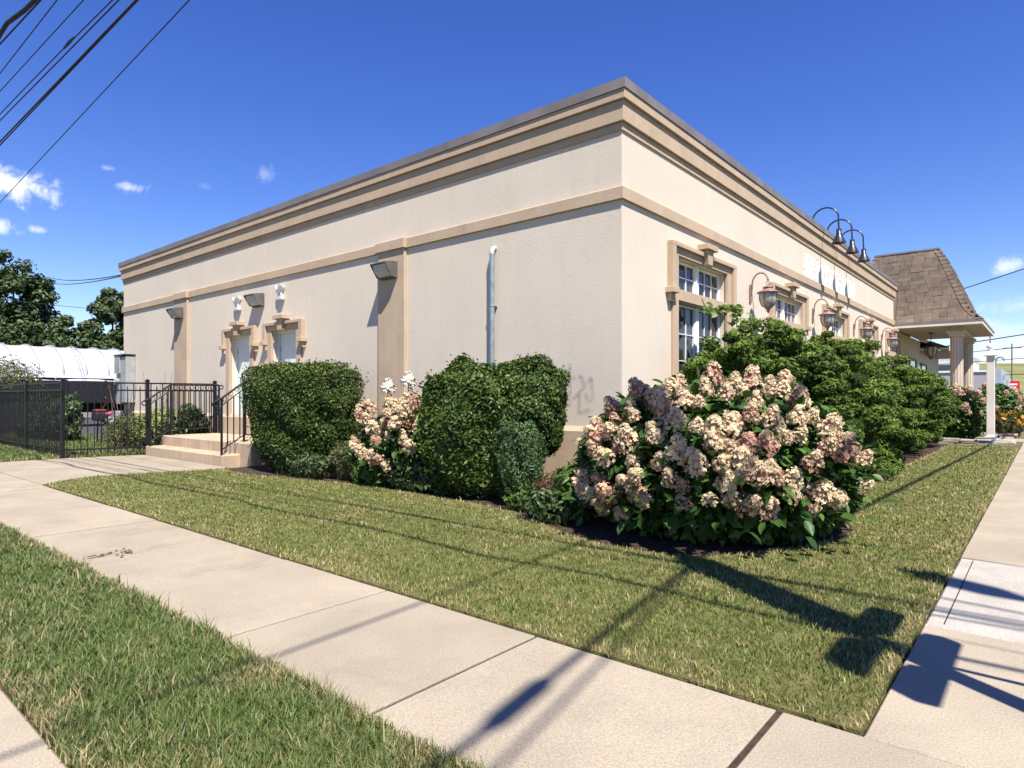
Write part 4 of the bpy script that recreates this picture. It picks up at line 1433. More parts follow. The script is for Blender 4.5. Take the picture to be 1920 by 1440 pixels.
mid = [(-7.55, 5.62, 1.02), (-7.35, 5.55, .96), (-7.75, 5.72, 1.0), (-7.2, 5.5, .86), (-7.05, 5.52, .80), (-6.95, 5.48, .92), (-6.8, 5.5, 1.0), (-6.62, 5.56, 1.05),
       (-6.5, 5.62, .95), (-7.62, 5.55, .58), (-7.48, 5.48, .52), (-7.72, 5.6, .64), (-7.2, 5.42, .50), (-7.05, 5.40, .46), (-6.95, 5.40, .40), (-6.75, 5.55, 1.16),
       (-6.6, 5.62, 1.22), (-6.85, 5.5, .74), (-6.55, 5.5, .70), (-7.4, 5.6, 1.14), (-6.92, 5.62, 1.16), (-7.0, 5.44, .66), (-6.7, 5.5, .86), (-6.45, 5.7, 1.18)]
h2 = hydrangea('small pink hydrangea with two white blooms between the clipped hedges', (-7.02, 6.15, .52), (.95, .68, .60), mid + [(p[0] + .13, p[1] + .03, p[2] - .10) for p in mid[::2]], 6, 150, 6500, hs_=1.08)
for p in ((-7.46, 6.02, 1.40), (-6.98, 6.0, 1.49)):
    o = obj('flower_head', HEADS_W[0], parent=h2, loc=Vector(p) - h2.location)
    o['label'] = 'tall white bloom'
    rel(obj('stem', MB().tube([(p[0], p[1], .7), (p[0], p[1], p[2] - .05)], .008, 6), 'twig', h2), h2)
    for q in range(7):
        a = q * .9
        lo = obj('leaf', LEAVES[3], parent=h2, loc=Vector((p[0], p[1], p[2] - .10 - q * .04)) - h2.location)
        lo.rotation_euler = (0, .3, a)
hydrangea('pink hydrangea beside the white garden post in front of the portico', (-2.05, 22.0, .75), (.85, .8, .85),
          [(-2.05 + .78 * math.cos(a), 22.0 - .7 * abs(math.sin(a)) - .05, z_) for a, z_ in zip(np.linspace(0, 3.14, 13), [.5, .9, 1.15, 1.3, .8, 1.4, 1.1, 1.35, .9, 1.3, 1.05, .7, 1.0])], 30, 0, 4200, HEADS_S, leaf_size=.13, hs_=1.05)
hydrangea('pale pink hydrangea behind the white garden post by the entrance walk', (-1.25, 25.6, .85), (.62, .7, .85), [], 26, 0, 2600, HEADS_S, leaf_size=.14, hs_=1.1)
hydrangea('cream hydrangea by the dark gate beyond the entrance walk', (-1.0, 28.6, .8), (.5, .6, .75), [], 14, 0, 1500, HEADS_S, leaf_size=.14, hs_=1.2)

# ------------------------------------------------------------------ hinoki cypress mounds along the street wall
def cypress(label, c, rad, nb, nper, seed):
    t = thing('cypress_shrub', label, 'evergreen shrub', (c[0], c[1], 0), 0, 'evergreen mounds along the street wall')
    r = np.random.default_rng(seed)
    C, Rd = np.array(c), np.array(rad)
    Ps, Ns, Ts = [], [], []
    subs = []
    for i in range(max(16, nb // 6)):
        best, bd = None, -1
        for _ in range(14):
            u = unit(r.normal(0, 1, (1, 3)))[0]
            q = C + u * Rd * .80
            if q[2] < .22:
                continue
            dd = min([np.linalg.norm(q - p_[0]) for p_ in subs] or [9])
            if dd > bd:
                best, bd = u, dd
        subs.append((C + best * Rd * r.uniform(.72, .88), r.uniform(.24, .36)))
    for i in range(int(nb * 2.1)):
        for _ in range(20):
            u = unit(r.normal(0, 1, (1, 3)))[0]
            if C[2] + u[2] * Rd[2] > .15:
                break
        sc_, sr_ = subs[i % len(subs)]
        b_ = sc_ + u * np.array([sr_, sr_, sr_ * .85])
        if (b_ - C) @ ((sc_ - C) / Rd ** 2) < 0 or b_[2] < .1:
            b_ = C + u * Rd * .84
        br = r.uniform(.10, .18)
        v = sphere_dirs(nper)
        q = b_ + v * np.array([br, br, br * .58]) * (1 - np.minimum(rng.exponential(.14, nper), .9))[:, None]
        Ps.append(q)
        Ns.append(v * .8 + np.array([0, 0, .45]))
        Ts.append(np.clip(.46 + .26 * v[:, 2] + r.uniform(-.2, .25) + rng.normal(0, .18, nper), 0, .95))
    P, N, T = np.concatenate(Ps), np.concatenate(Ns), np.concatenate(Ts)
    ok = (P[:, 2] > .05) & (P[:, 0] > XW + .04)
    P, N, T = P[ok], N[ok], T[ok]
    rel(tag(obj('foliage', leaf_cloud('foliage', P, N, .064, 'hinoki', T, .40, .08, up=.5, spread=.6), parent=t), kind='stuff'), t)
    rel(core('dark_core', (c[0], c[1], c[2]), tuple(k * .66 for k in rad), 'inner', .95, 2.2, t), t)
    stems(t, (c[0], c[1], 0), [(c[0] + .1, c[1], c[2]), (c[0] - .2, c[1] + .3, c[2]), (c[0], c[1] - .3, c[2])], .05)
    return t


cypress('mounded bright green cypress shrub between the first and second windows', (-3.05, 9.2, 1.26), (.90, 1.45, 1.08), 150, 230, 41)
cypress('broad dense cypress shrub below the second and third windows', (-2.95, 12.4, 1.15), (.98, 1.9, 1.27), 220, 230, 42)
cypress('low spreading cypress shrub with pale tips next to the lawn edge', (-2.40, 11.4, .62), (.58, 1.6, .72), 130, 210, 45)
cypress('rounded cypress shrub standing closest to the portico', (-2.80, 16.2, 1.05), (1.0, 1.8, 1.10), 210, 200, 43)
cypress('clipped cypress shrub between the rounded one and the pink hydrangea', (-2.75, 19.2, .92), (.85, 1.2, 1.02), 140, 190, 44)

# vine climbing over the first cypress to the window
t = thing('vine', 'yellow-green leafy vine reaching across the first street window', 'vine', (-3.75, 9.5, 0))
pth = [(-3.55, 9.55, 1.7), (-3.7, 9.75, 2.2), (-3.78, 10.05, 2.45), (-3.8, 10.1, 2.62), (-3.82, 9.8, 2.66), (-3.84, 9.4, 2.60), (-3.85, 9.0, 2.56), (-3.85, 8.86, 2.68)]
rel(obj('stem', MB().tube(pth, .007, 5), 'twig', t), t)
pp = np.array(pth)
for i in range(62):
    s = rng.uniform(.15, .86) * (len(pp) - 1)
    k = int(s)
    q = pp[k] + (pp[k + 1] - pp[k]) * (s - k) + rng.normal(0, .055, 3)
    o = obj('leaf', bpy.data.meshes.get('vine_leaf_mesh') or fast_mesh('vine_leaf_mesh', lv * .95 * np.array([1, 1.35, 1]), lf, 'vine', np.linspace(.2, .9, len(lv))), parent=t, loc=Vector(q) - t.location)
    o.rotation_euler = (rng.normal(0, .6), rng.normal(.3, .5), rng.uniform(-2.2, 1.2))
t = thing('shoot', 'single thin leafy shoot standing above the cypress by the fourth window', 'vine', (-3.1, 17.0, 0))
rel(obj('stem', MB().tube([(-3.3, 17.1, 1.6), (-3.35, 17.1, 2.3), (-3.3, 17.0, 2.85)], .006, 5), 'twig', t), t)
for i in range(16):
    o = obj('leaf', bpy.data.meshes['vine_leaf_mesh'], parent=t, loc=Vector((-3.33 + rng.normal(0, .03), 17.05 + rng.normal(0, .05), 2.0 + i * .05)) - t.location)
    o.rotation_euler = (rng.normal(0, .6), rng.normal(.3, .5), rng.uniform(0, 6))

# orange coneflowers
t = thing('coneflower_clump', 'clump of orange coneflowers beside the entrance walk', 'flowers', (-.95, 24.9, 0))
P, N = superblob(2600, (-.95, 25.0, .36), (.42, .45, .42), 2.2, .95, .4, .1, 4, .02)
rel(tag(obj('foliage', leaf_cloud('foliage', P, N, .09, 'olive', rng.uniform(0, .8, len(P)), .3), parent=t), kind='stuff'), t)
fm = MB()
for k in range(10):
    a = k * .628
    fm.add([(0, 0, 0), (.045 * math.cos(a - .25), .045 * math.sin(a - .25), .0), (.075 * math.cos(a), .075 * math.sin(a), -.012), (.045 * math.cos(a + .25), .045 * math.sin(a + .25), 0)], [(0, 1, 2, 3)])
fme = fm.mesh('bloom', plain('coneflower_petal', (.60, .30, .02), .6, .15, 30))
for i in range(60):
    u = sphere_dirs(1)[0]
    o = obj('bloom', fme, parent=t, loc=(u[0] * .42, .1 + u[1] * .45, .42 + abs(u[2]) * .42))
    o.rotation_euler = (rng.normal(.7, .4), rng.normal(0, .4), rng.uniform(0, 6))

# weed in a pavement joint
t = thing('joint_weed', 'small flat weed growing in a sidewalk joint', 'weed', (-5.70, 1.85, .0))
for i in range(22):
    o = obj('leaf', bpy.data.meshes.get('weed_leaf_mesh') or fast_mesh('weed_leaf_mesh', lv * .30, lf, 'olive', np.full(len(lv), .8)), parent=t,
            loc=(rng.normal(0, .012) + (rng.normal(0, .06) if i < 14 else 0), rng.uniform(-.26, .14) if i > 13 else rng.normal(.05, .04), .006 + rng.uniform(0, .01)))
    o.rotation_euler = (rng.normal(0, .2), rng.normal(0, .2), rng.uniform(0, 6.28))

# ================================================================== SMALL GARDEN THINGS NEAR THE PORTICO
t = thing('garden_post', 'tall white square garden post with ball finial beside the entrance walk', 'post', (-1.17, 21.2, 0))
obj('shaft', MB().box(-.088, .088, -.088, .088, 0, 2.35), 'offwhite', t, .008)
obj('cap', MB().box(-.15, .15, -.15, .15, 2.351, 2.40).box(-.125, .125, -.125, .125, 2.401, 2.46), 'white', t, .008)
obj('finial', MB().lathe([(.05, 2.46), (.04, 2.50), (.085, 2.55), (.095, 2.60), (.075, 2.66), (0, 2.69)], n=14), 'white', t)
obj('base_board', MB().box(-.125, .125, -.125, .125, 0, .22), 'white', t, .008)


def edging(y0, x0, x1, label, n):
    t = thing('stone_edging', label, 'stone edging', (x0, y0, 0), 0)
    for row, zz in enumerate((0.0, .055, .11)):
        xx = 0.0
        while xx < x1 - x0 - .05:
            L = rng.uniform(.22, .5)
            L = min(L, x1 - x0 - xx)
            w_ = rng.uniform(.2, .3)
            o = obj('flagstone', MB().slab(xx + .008, xx + L - .008, -w_ / 2, w_ / 2, zz, zz + .05, .012), 'stone', t)
            o.rotation_euler = (rng.normal(0, .02), rng.normal(0, .015), rng.normal(0, .03))
            xx += L


edging(20.75, -2.6, -.62, 'low stack of flat flagstones edging the pink hydrangea bed', 3)
edging(24.75, -2.2, -.7, 'low stack of flat flagstones edging the orange coneflower bed', 3)
t = thing('path_light', 'short garden path light stake beside the pink hydrangea', 'garden light', (-2.25, 20.95, 0))
obj('stake', MB().tube([(0, 0, 0), (0, 0, .36)], .02, 8), 'galv', t)
obj('hat', MB().lathe([(0, .41), (.05, .39), (.08, .365), (0, .36)], n=12), 'galv', t)

t = thing('garden_gate', 'dark iron gate section beyond the orange coneflowers', 'gate', (-1.05, 29.6, 0))
for xx in (0, .42):
    obj('post', MB().box(xx - .04, xx + .04, -.04, .04, 0, 1.35), 'black', t)
for zz in (.2, 1.2):
    obj('rail', MB().box(.04, .38, -.015, .015, zz - .02, zz + .02), 'black', t)
for k in range(5):
    obj('picket', MB().box(.09 + k * .06, .102 + k * .06, -.008, .008, .1, 1.3), 'black', t)

# ================================================================== BACKGROUND, STREET SIDE
t = thing('grey_shop', 'low grey block shop building far along the side street', 'building', (-4.07, 70, 0))
obj('wall', MB().box(-12, 0, 0, 42, -.1, 3.5), 'greywall', t)
obj('coping', MB().box(-12.1, .1, -.1, 42.1, 3.501, 3.66), 'white', t)
obj('conduit', MB().tube([(-3.2, -.05, 2.1), (-1.6, -.05, 2.1), (-1.6, -.05, 3.4)], .04, 6), 'white', t)
obj('wall_lamp', MB().box(-1.9, -1.3, -.4, -.02, 3.0, 3.2), 'white', t, .03)
sg = obj('sign_cabinet', MB().box(.05, .95, .3, 16, 1.55, 3.75), 'bluegrey', t, .02)
for (ya, yb, za, zb) in ((3, 5, 2.9, 3.3), (3, 5, 2.2, 2.6), (1.0, 1.8, 2.5, 3.1), (9, 11, 2.5, 3.0)):
    obj('sign_block', MB().box(.951, .97, ya, yb, za, zb), 'steel_pole', sg)
for ya in (2, 9, 16, 24, 32):
    obj('window', MB().box(-.02, .03, ya, ya + 3, .6, 1.45), 'white', t)
t = thing('roof_vent', 'curled metal vent pipe on the roof of the grey shop', 'vent', (-3.6, 72, 3.66))
obj('pipe', MB().tube([(0, 0, 0), (0, 0, .9)] + [(.3 - .3 * math.cos(a), 0, .9 + .3 * math.sin(a)) for a in np.linspace(.2, 3.3, 8)], .08, 8), 'steel_pole', t)
obj('bracket', MB().box(-.2, .2, -.1, .1, 0, .08), 'steel_pole', t)
t = thing('white_outbuilding', 'small white building with dark window glimpsed behind the portico column', 'building', (-9.5, 82, 0))
obj('wall', MB().box(-6, 3.6, 0, 6, -.1, 5.2), 'white', t)
obj('window', MB().box(.2, 2.1, -.04, 0.02, 3.4, 4.7), 'darkwin', t)
obj('eave', MB().box(-6.2, 3.8, -.2, 6.2, 5.201, 5.4), 'greywall', t)

t = thing('red_sign', 'red and white roadside sign cabinet on a pole by the hill', 'sign', (-3.35, 92, 0))
obj('pole', MB().tube([(0, 0, 0), (0, 0, 2.2)], .12, 8), 'steel_pole', t)
sc_ = obj('cabinet', MB().box(-.9, .9, -.25, .25, 2.0, 3.1), 'red', t, .05)
obj('lettering', MB().box(-.7, .7, -.262, -.252, 2.62, 2.82).box(-.5, .6, -.262, -.252, 2.28, 2.46), 'white', sc_)


def utility_pole(x, y, h, label, arms=True):
    t = thing('utility_pole', label, 'utility pole', (x, y, 0))
    obj('shaft', MB().tube([(0, 0, -.1), (0, 0, h)], [.13, .09] if arms else [.075, .06], 10), 'wood_pole', t)
    if arms:
        obj('crossarm', MB().box(-1.1, 1.1, -.06, .06, h - .7, h - .56), 'wood_pole', t)
        for k in (-1, -.5, .5, 1):
            obj('insulator', MB().lathe([(.0, .12), (.05, .1), (.05, .03), (.02, 0)], (k, 0, h - .56), 8), 'white', t)
    return t


utility_pole(-4.1, 120, 9.2, 'weathered utility pole in front of the green hill')
utility_pole(-4.35, 78, 7.9, 'thin utility pole rising behind the white garden post', False)
utility_pole(-6.6, 76, 6.6, 'thin utility pole seen beside the rear portico column', False)


def wire(pts, r, label, n=5, name='overhead_wire'):
    return tag(obj(name, MB().tube(pts, r, n), 'wire'), label, 'wire', 'overhead wires')


def span(a, b_, sag, k=16):
    a, b_ = Vector(a), Vector(b_)
    return [a.lerp(b_, i / k) - Vector((0, 0, sag * 4 * (i / k) * (1 - i / k))) for i in range(k + 1)]


for i, (za, zb, nm) in enumerate(((9.9, 16.5, 'top overhead wire crossing the clouds beside the portico'), (5.9, 8.7, 'thick overhead wire below the cloud bank by the garden post'),
                                  (5.6, 6.9, 'second overhead wire behind the garden post finial'), (4.7, 5.7, 'thin overhead wire low behind the garden post'),
                                  (3.6, 3.9, 'lowest overhead wire reaching the far utility pole'))):
    wire(span((-22, 90, za), (14, 66, zb), .35), .05 if i < 2 else .035, nm)

t = thing('parked_car', 'blue car parked on the street edge beyond the gate', 'car', (-1.9, 62, -.03), R(90))
bd = MB()
bd.prism([(-2.2, .35), (2.2, .35), (2.25, .75), (1.3, .95), (.7, 1.4), (-1.2, 1.42), (-1.9, 1.0), (-2.25, .85)], 'y', -.85, .85)
obj('body', bd, 'carblue', t, .06)
obj('side_glass', MB().prism([(-1.55, 1.0), (1.05, .98), (.62, 1.34), (-1.12, 1.36)], 'y', -.86, .86), 'darkwin', t)
for wx in (-1.35, 1.4):
    for s in (-1, 1):
        wh = obj('wheel', MB().tube([(wx, s * .68, .33), (wx, s * .88, .33)], .33, 18), 'tyre', t)
        obj('rim', MB().tube([(wx, s * .87, .33), (wx, s * .89, .33)], .2, 14), 'galv', wh)

# green hill
n1, n2 = 40, 24
V = []
for j in range(n2 + 1):
    for i in range(n1 + 1):
        x_, y_ = -260 + 520 * i / n1, 240 + 260 * j / n2
        hgt = 19 * math.exp(-((x_ + 40) / 190) ** 2) * math.sin(math.pi * min(1, (j / n2) * 1.4) / 2) + .8 * math.sin(x_ * .05) * math.sin(y_ * .04) - .3
        V.append((x_, y_, hgt if 0 < j else -1))
F = [(j * (n1 + 1) + i, j * (n1 + 1) + i + 1, (j + 1) * (n1 + 1) + i + 1, (j + 1) * (n1 + 1) + i) for j in range(n2) for i in range(n1)]
MT['hill'] = plain('hill_grass', (.085, .125, .035), 1, .2, .035, spec=.1, col2=(.21, .19, .085))
structure('hill', MB().add(V, F), 'hill')

# ================================================================== BACKGROUND, YARD SIDE
structure('rear_yard', MB().box(-62, -21.2, 7.2, 40, -.15, -.02), 'asphalt')
t = thing('hoop_greenhouse', 'long white plastic hoop greenhouse behind the iron fence', 'greenhouse', (-48, 5, 0))
W_, NS = 7.0, 18
EAVE, RISE = 2.62, 2.05


def hoop(y_, off=0.0):
    return [(-W_ / 2 + (W_ / 2 + off) * math.cos(a), y_, EAVE + (RISE + off) * math.sin(a)) for a in np.linspace(0, math.pi, NS)]


L_ = 24
ribs_y = [i * 1.28 for i in range(int(L_ / 1.28) + 1)]
for i in range(len(ribs_y) - 1):
    fm_ = MB()
    rows = []
    for q in np.linspace(0, 1, 6):
        off = -.05 * math.sin(math.pi * q)
        rows.append(hoop(ribs_y[i] + (ribs_y[i + 1] - ribs_y[i]) * q, off))
    V = [p for r_ in rows for p in r_]
    F = [(a * NS + b_, a * NS + b_ + 1, (a + 1) * NS + b_ + 1, (a + 1) * NS + b_) for a in range(5) for b_ in range(NS - 1)]
    fm_.add(V, F, True)
    obj('film_panel', fm_, 'film', t)
for y_ in ribs_y:
    obj('hoop_rib', MB().tube(hoop(y_, .03), .06, 6), 'filmrib', t)
obj('hip_board', MB().box(.0, .08, 0, L_, EAVE - .12, EAVE + .06), 'white', t)
obj('rolled_side', MB().tube([(.06, k * 1.2, EAVE - .36 + .09 * math.sin(k * 1.9)) for k in range(21)], [.10 + .05 * abs(math.sin(k * 2.3)) for k in range(21)], 8), 'film', t)
obj('end_wall', MB().add(hoop(0.0, -.03), [tuple(range(NS))]).add(hoop(L_, -.03), [tuple(range(NS))]), 'film', t)
obj('side_wall', MB().box(-W_, -W_ + .1, 0, L_, 0, EAVE).box(-.1, -.02, 0, L_, 0, 1.2), 'greywall', t)
for k in range(11):
    obj('side_post', MB().box(-.02, .06, k * 2.4, k * 2.4 + .08, 0, EAVE), 'galv', t)

t = thing('retaining_wall', 'rough stone retaining wall in front of the greenhouse', 'stone wall', (-44.5, 5, 0))
for k in range(30):
    for r_ in range(3):
        w_ = rng.uniform(.55, .75)
        V = []
        a = MB().slab(0, .5 + rng.uniform(0, .15), k * .68 + (r_ % 2) * .3, k * .68 + w_ + (r_ % 2) * .3 - .03, r_ * .62, r_ * .62 + .60, .08)
        o = obj('stone', a, 'rock', t)
        o.rotation_euler = (rng.normal(0, .02), rng.normal(0, .03), 0)
t = thing('black_trailer', 'long black flatbed trailer parked behind the fence', 'trailer', (-31.5, 6.6, 0))
obj('side_board', MB().box(-.08, .08, 0, 9.5, 1.0, 1.95), 'trailer', t, .02)
obj('bed', MB().box(-2.2, -.081, 0, 9.5, .95, 1.1), 'trailer', t, .02)
obj('far_board', MB().box(-2.36, -2.201, 0, 9.5, 1.0, 1.9), 'trailer', t, .02)
for k in range(7):
    obj('stake', MB().box(.081, .14, .3 + k * 1.45, .4 + k * 1.45, .95, 1.98), 'trailer', t)
for yy in (3.6, 4.6):
    wh = obj('wheel', MB().tube([(-.35, yy, .42), (-.1, yy, .42)], .42, 20), 'tyre', t)
    obj('rim', MB().tube([(-.11, yy, .42), (-.09, yy, .42)], .24, 14), 'galv', wh)
obj('chassis', MB().box(-1.6, -.6, -.2, 9.3, .6, .949), 'trailer', t)
t = thing('brush_cutter', 'red and black garden machine standing behind the corner post', 'garden machine', (-19.6, 6.0, 0))
obj('engine', MB().box(-.18, .18, -.15, .15, .62, .85), 'trailer', t, .04)
obj('handle', MB().tube([(0, 0, .8), (.1, .1, 1.05), (.3, .05, 1.25)], .02, 6), 'redplastic', t)
obj('shroud', MB().box(-.14, .14, -.13, .13, .851, .93), 'redplastic', t, .03)
obj('frame', MB().tube([(-.2, 0, 0), (-.12, 0, .62)], .02, 6).tube([(.2, 0, 0), (.12, 0, .62)], .02, 6), 'trailer', t)
t = thing('planter_wall', 'low grey block planter wall behind the fence', 'low wall', (-24.0, 7.6, 0))
for r_ in range(4):
    for k in range(8):
        obj('block', MB().slab(0, .2, k * .46 + (r_ % 2) * .2, k * .46 + .45 + (r_ % 2) * .2, r_ * .2, r_ * .2 + .19, .015), 'greywall', t)
small_plant('vine_thicket', 'dark thicket of vines tangled behind the sidewalk fence', 'shrub', (-22.9, 5.6, .62), (2.2, .5, .72), 13000, .10, 'dark_bush', .55, 4, lump=.1)
small_plant('dry_brush', 'dry olive brush growing behind the fence before the greenhouse', 'shrub', (-30, 5.9, 1.25), (2.2, 1.2, 1.35), 9000, .14, 'olive', .3, 2.4, lump=.2)


def tree(label, x, y, blobs, trunk_h, n, leaf, mat, seed):
    """tapered trunk, limbs to every leaf mass, crown of many leaf-sized faces"""
    t = thing('broadleaf_tree', label, 'tree', (x, y, 0), 0, 'trees behind the greenhouse')
    r = np.random.default_rng(seed)
    obj('trunk', MB().tube([(0, 0, -.1), (.1, 0, trunk_h * .5), (0, .1, trunk_h)], [.42, .32, .2], 10), 'bark', t)
    Ps, Ns, Ts = [], [], []
    for (bx, by, bz, br) in blobs:
        obj('limb', MB().tube([(0, .05, trunk_h * .6), (bx * .5, by * .5, (trunk_h * .6 + bz) / 2 + .4), (bx, by, bz)], [.16, .1, .05], 6), 'bark', t)
        for k in range(14):
            u = unit(r.normal(0, 1, (1, 3)))[0]
            cc = np.array([bx, by, bz]) + u * br * r.uniform(.4, 1.0)
            m_ = int(n * br ** 2 / sum(b[3] ** 2 for b in blobs) / 14)
            v = sphere_dirs(m_)
            rr = br * r.uniform(.28, .5)
            Ps.append(cc + v * rr * (rng.uniform(0, 1, m_) ** .45)[:, None] * np.array([1, 1, .8]))
            Ns.append(v + np.array([0, 0, .5]))
            Ts.append(np.clip(.45 + .3 * v[:, 2] + r.uniform(-.2, .2) + rng.normal(0, .15, m_), 0, .9))
    obj_ = tag(obj('crown', leaf_cloud('crown', np.concatenate(Ps), np.concatenate(Ns), leaf, mat, np.concatenate(Ts), .6)), kind='stuff')
    obj_.parent = t
    return t


tree('tall dark broadleaf tree standing behind the greenhouse', -77, 16.0, [(0, 0, 10.5, 2.8), (-1.5, -2.5, 8.2, 2.8), (1, 2.2, 9.6, 2.2), (.5, 2.2, 6.2, 2.6), (0, -1, 5.5, 3.0), (0, .3, 13.2, 2.0), (0, 2.4, 12.3, 1.4), (0, -2.6, 11.5, 1.8), (0, 0, 8, 2.6), (0, -5, 9, 2.6), (0, -5.5, 5, 3)], 7, 26000, .42, 'tree', 61)
tree('round mid-height tree between the tall tree and the building', -74, 19.6, [(0, 0, 7.9, 1.7), (0, -1.5, 6.4, 2.0), (0, 1.3, 6.3, 1.8), (0, 0, 4, 2.4), (0, 2.6, 3.8, 1.6), (0, -3, 4, 2)], 4.5, 13000, .4, 'tree2', 62)
tree('bushy pale green tree partly hidden by the rear corner of the building', -72, 23.2, [(0, 0, 8.8, 2.2), (0, -1.6, 7.0, 1.8), (0, 1.8, 8.4, 2.2), (0, -1.5, 4.8, 2.4), (0, 1.5, 5.5, 2.6), (0, 4, 7.5, 2.8), (0, 0, 10.8, 1.4), (0, 2.6, 10.6, 1.5)], 5.5, 20000, .4, 'tree2', 63)
tree('low dark tree filling the gap under the tall tree', -70, 15.5, [(0, 0, 5.8, 2.2), (0, -2.6, 6.0, 2.4), (0, 2.4, 5.4, 2.0), (0, -5, 6.0, 2.4), (0, 4.6, 4.9, 1.9), (0, 7, 4.9, 1.9), (0, 9, 4.6, 1.8)], 3, 14000, .4, 'tree', 64)

# service wires behind the building
wire(span((-60, 14.66, 10.3), (-21.24, 7.3, 4.97), .25), .02, 'service wire running to the rear cornice corner')
wire(span((-60, 14.8, 10.7), (-21.24, 7.32, 5.0), .25), .02, 'thin service wire joining the cornice corner from the tall tree')
wire(span((-66, 8, 9.6), (-66, 34, 9.9), .5), .022, 'low wire passing in front of the trees behind the greenhouse')

# ================================================================== OVERHEAD CABLES ALONG THE LEFT STREET
ZC = 1.25 + 4.2
for i, (xa, ya, xb, yb, r_, nm) in enumerate((
        (-8.14, 1.95, -9.54, 1.88, .009, 'black overhead wire running tight beside the thick looped cable'),
        (-8.02, 2.06, -10.41, 2.05, .006, 'thin overhead wire next after the thick looped cable'),
        (-7.80, 2.24, -11.02, 2.17, .006, 'thin overhead wire in the middle of the cables'),
        (-7.56, 2.44, -11.94, 2.35, .007, 'overhead wire with a small splice above its twin'),
        (-7.52, 2.48, -12.17, 2.40, .008, 'overhead wire just below its spliced twin'),
        (-7.38, 2.60, -13.19, 2.60, .012, 'upper strand of the heavy twin cable'),
        (-7.36, 2.61, -13.35, 2.635, .010, 'lower strand of the heavy twin cable'),
        (-6.95, 2.96, -17.31, 3.41, .007, 'lone lower overhead wire crossing the cloud'))):
    a, b_ = Vector((xa, ya, ZC)), Vector((xb, yb, ZC))
    d = b_ - a
    far = a + d * ((a.x + 46) / -d.x)
    near = a - d * ((9 - a.x) / -d.x)
    k = 40
    pts = [near.lerp(far, q / k) for q in range(k + 1)]
    if i in (3,):
        pts = [p + Vector((0, .012 * math.sin(q * .8), 0)) for q, p in enumerate(pts)]
    wire(pts, r_, nm)
lp = []
for q in range(60):
    xx = 6 - q * .5
    lp.append((xx, 1.86 + .035 * math.sin(xx * 2.1) + .02 * math.sin(xx * 3.7), ZC + .03 * math.sin(xx * 2.6)))
wire(lp, .024, 'thick wavy bundled cable at the top corner of the sky', 8)
tag(obj('cable_splice', MB().tube([(-9.1, 2.41, ZC + .02), (-8.9, 2.41, ZC + .02), (-8.7, 2.41, ZC + .015)], [.012, .02, .008], 6), 'wire'), 'small splice hanging on an overhead wire', 'cable splice')

# cables along the side street, above and to the right of the view
def side_wire(sx0, sy0, sx1, sy1, z, r, label, ext0=6, ext1=4):
    off = Vector((SUN.x / SUN.z * z, SUN.y / SUN.z * z, z))
    a, b_ = Vector((sx0, sy0, 0)) + off, Vector((sx1, sy1, 0)) + off
    d = (b_ - a).normalized()
    return wire([a - d * ext0, a, b_, b_ + d * ext1], r, label, 8)


side_wire(-1.55, 1.30, -2.02, 4.4, 6.6, .024, 'heavy bundled cable over the street corner that shadows the sidewalk')
side_wire(-1.36, 1.30, -1.98, 4.4, 6.9, .014, 'thin cable beside the heavy bundle over the street corner')
side_wire(-1.62, 7.4, -1.20, 20, 6.6, .035, 'cable over the side street that shadows the lawn', 2, 8)
side_wire(-2.85, 1.55, -2.92, 2.61, 6.6, .014, 'thin cable crossing the sidewalk by the street corner', 5, 4)
for k, (ya, yb) in enumerate(((4.62, 4.75), (5.95, 6.05))):
    side_wire(-.5, yb, 1.5, ya - .1, 6.5, .016, ('cable crossing over the near part of the newer sidewalk slab', 'cable crossing over the far end of the newer sidewalk slab')[k], .2, 8)
o = Vector((SUN.x / SUN.z * 6.6, SUN.y / SUN.z * 6.6, 6.6))
tag(obj('splice_case', MB().tube([Vector((-1.62, 1.76, 0)) + o, Vector((-1.635, 1.86, 0)) + o, Vector((-1.69, 2.2, 0)) + o, Vector((-1.70, 2.28, 0)) + o], [.025, .05, .05, .025], 10), 'wire'),
    'thick splice case on the heavy cable over the street corner', 'splice case')

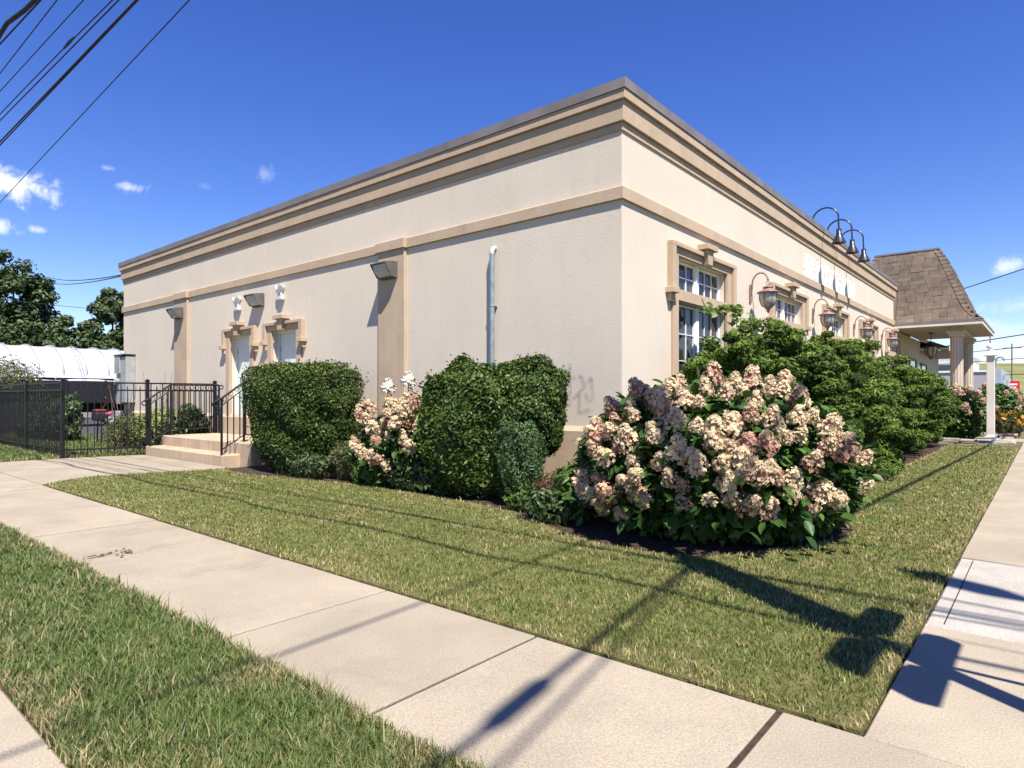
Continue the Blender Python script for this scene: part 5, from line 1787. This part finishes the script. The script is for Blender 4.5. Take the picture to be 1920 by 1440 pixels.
# traffic signal pole on the corner, just outside the view; its shadow crosses the lawn
PB = Vector((.81, 2.74, 0))
t = thing('signal_pole', 'steel traffic signal pole at the street corner casting its shadow on the lawn', 'traffic signal', PB)
obj('shaft', MB().tube([(0, 0, 0), (0, 0, 3.1)], [.062, .058], 14), 'steel_pole', t)
obj('base_cover', MB().lathe([(.12, 0), (.12, .10), (.05, .16)], n=14), 'steel_pole', t)
obj('brace', MB().tube([(0, .78, 0), (0, .05, 2.25)], .018, 8), 'steel_pole', t)
for z_, ya, yb, hh in ((2.30, .07, .44, .09), (2.85, .09, .52, .10)):
    for sg_ in (-1, 1):
        a_, b_ = sorted((sg_ * ya, sg_ * yb))
        hd = obj('pedestrian_signal', MB().box(-.05, .05, a_, b_, z_ - hh, z_ + hh), 'black', t, .02)
        obj('visor', MB().box(-.08, -.051, a_ + .03, b_ - .03, z_ - hh + .03, z_ + hh - .03), 'black', hd)
        obj('bracket', MB().box(-.02, .02, *sorted((0, sg_ * ya)), z_ - .02, z_ + .02), 'steel_pole', t)
for zb in (3.05, 4.25):
    sgn = obj('signal_head', MB().box(-.12, .12, -.13, .13, zb, zb + 1.15), 'black', t, .03)
    for k in range(3):
        obj('signal_lens', MB().tube([(-.121, 0, zb + .2 + k * .37), (-.15, 0, zb + .2 + k * .37)], .10, 14), 'frosted', sgn)
obj('upper_shaft', MB().tube([(0, 0, 5.38), (0, .01, 8.0)], [.10, .09], 12), 'steel_pole', t)
obj('camera_housing', MB().tube([(-.05, .12, 7.9), (.0, .06, 8.15), (.05, -.12, 8.6)], [.15, .22, .16], 12), 'steel_pole', t)
obj('mast_joint', MB().tube([(0, 0, 4.19), (0, 0, 4.26)], .05, 10), 'steel_pole', t)

# street lamp across the corner, outside the view
t = thing('street_lamp', 'cobra-head street lamp by the side street outside the corner', 'street lamp', (6.02, 1.55, -.1))
obj('shaft', MB().tube([(0, 0, 0), (0, 0, 7.9)], [.12, .07], 12), 'steel_pole', t)
obj('arm', MB().tube([(0, 0, 7.6), (-.8, .3, 8.05), (-1.9, .75, 8.15)], .018, 8), 'steel_pole', t)
obj('lamp_head', MB().tube([(-1.8, .7, 8.14), (-2.0, .79, 8.14), (-2.35, .93, 8.13), (-2.55, 1.0, 8.12)], [.05, .13, .14, .04], 12), 'steel_pole', t)
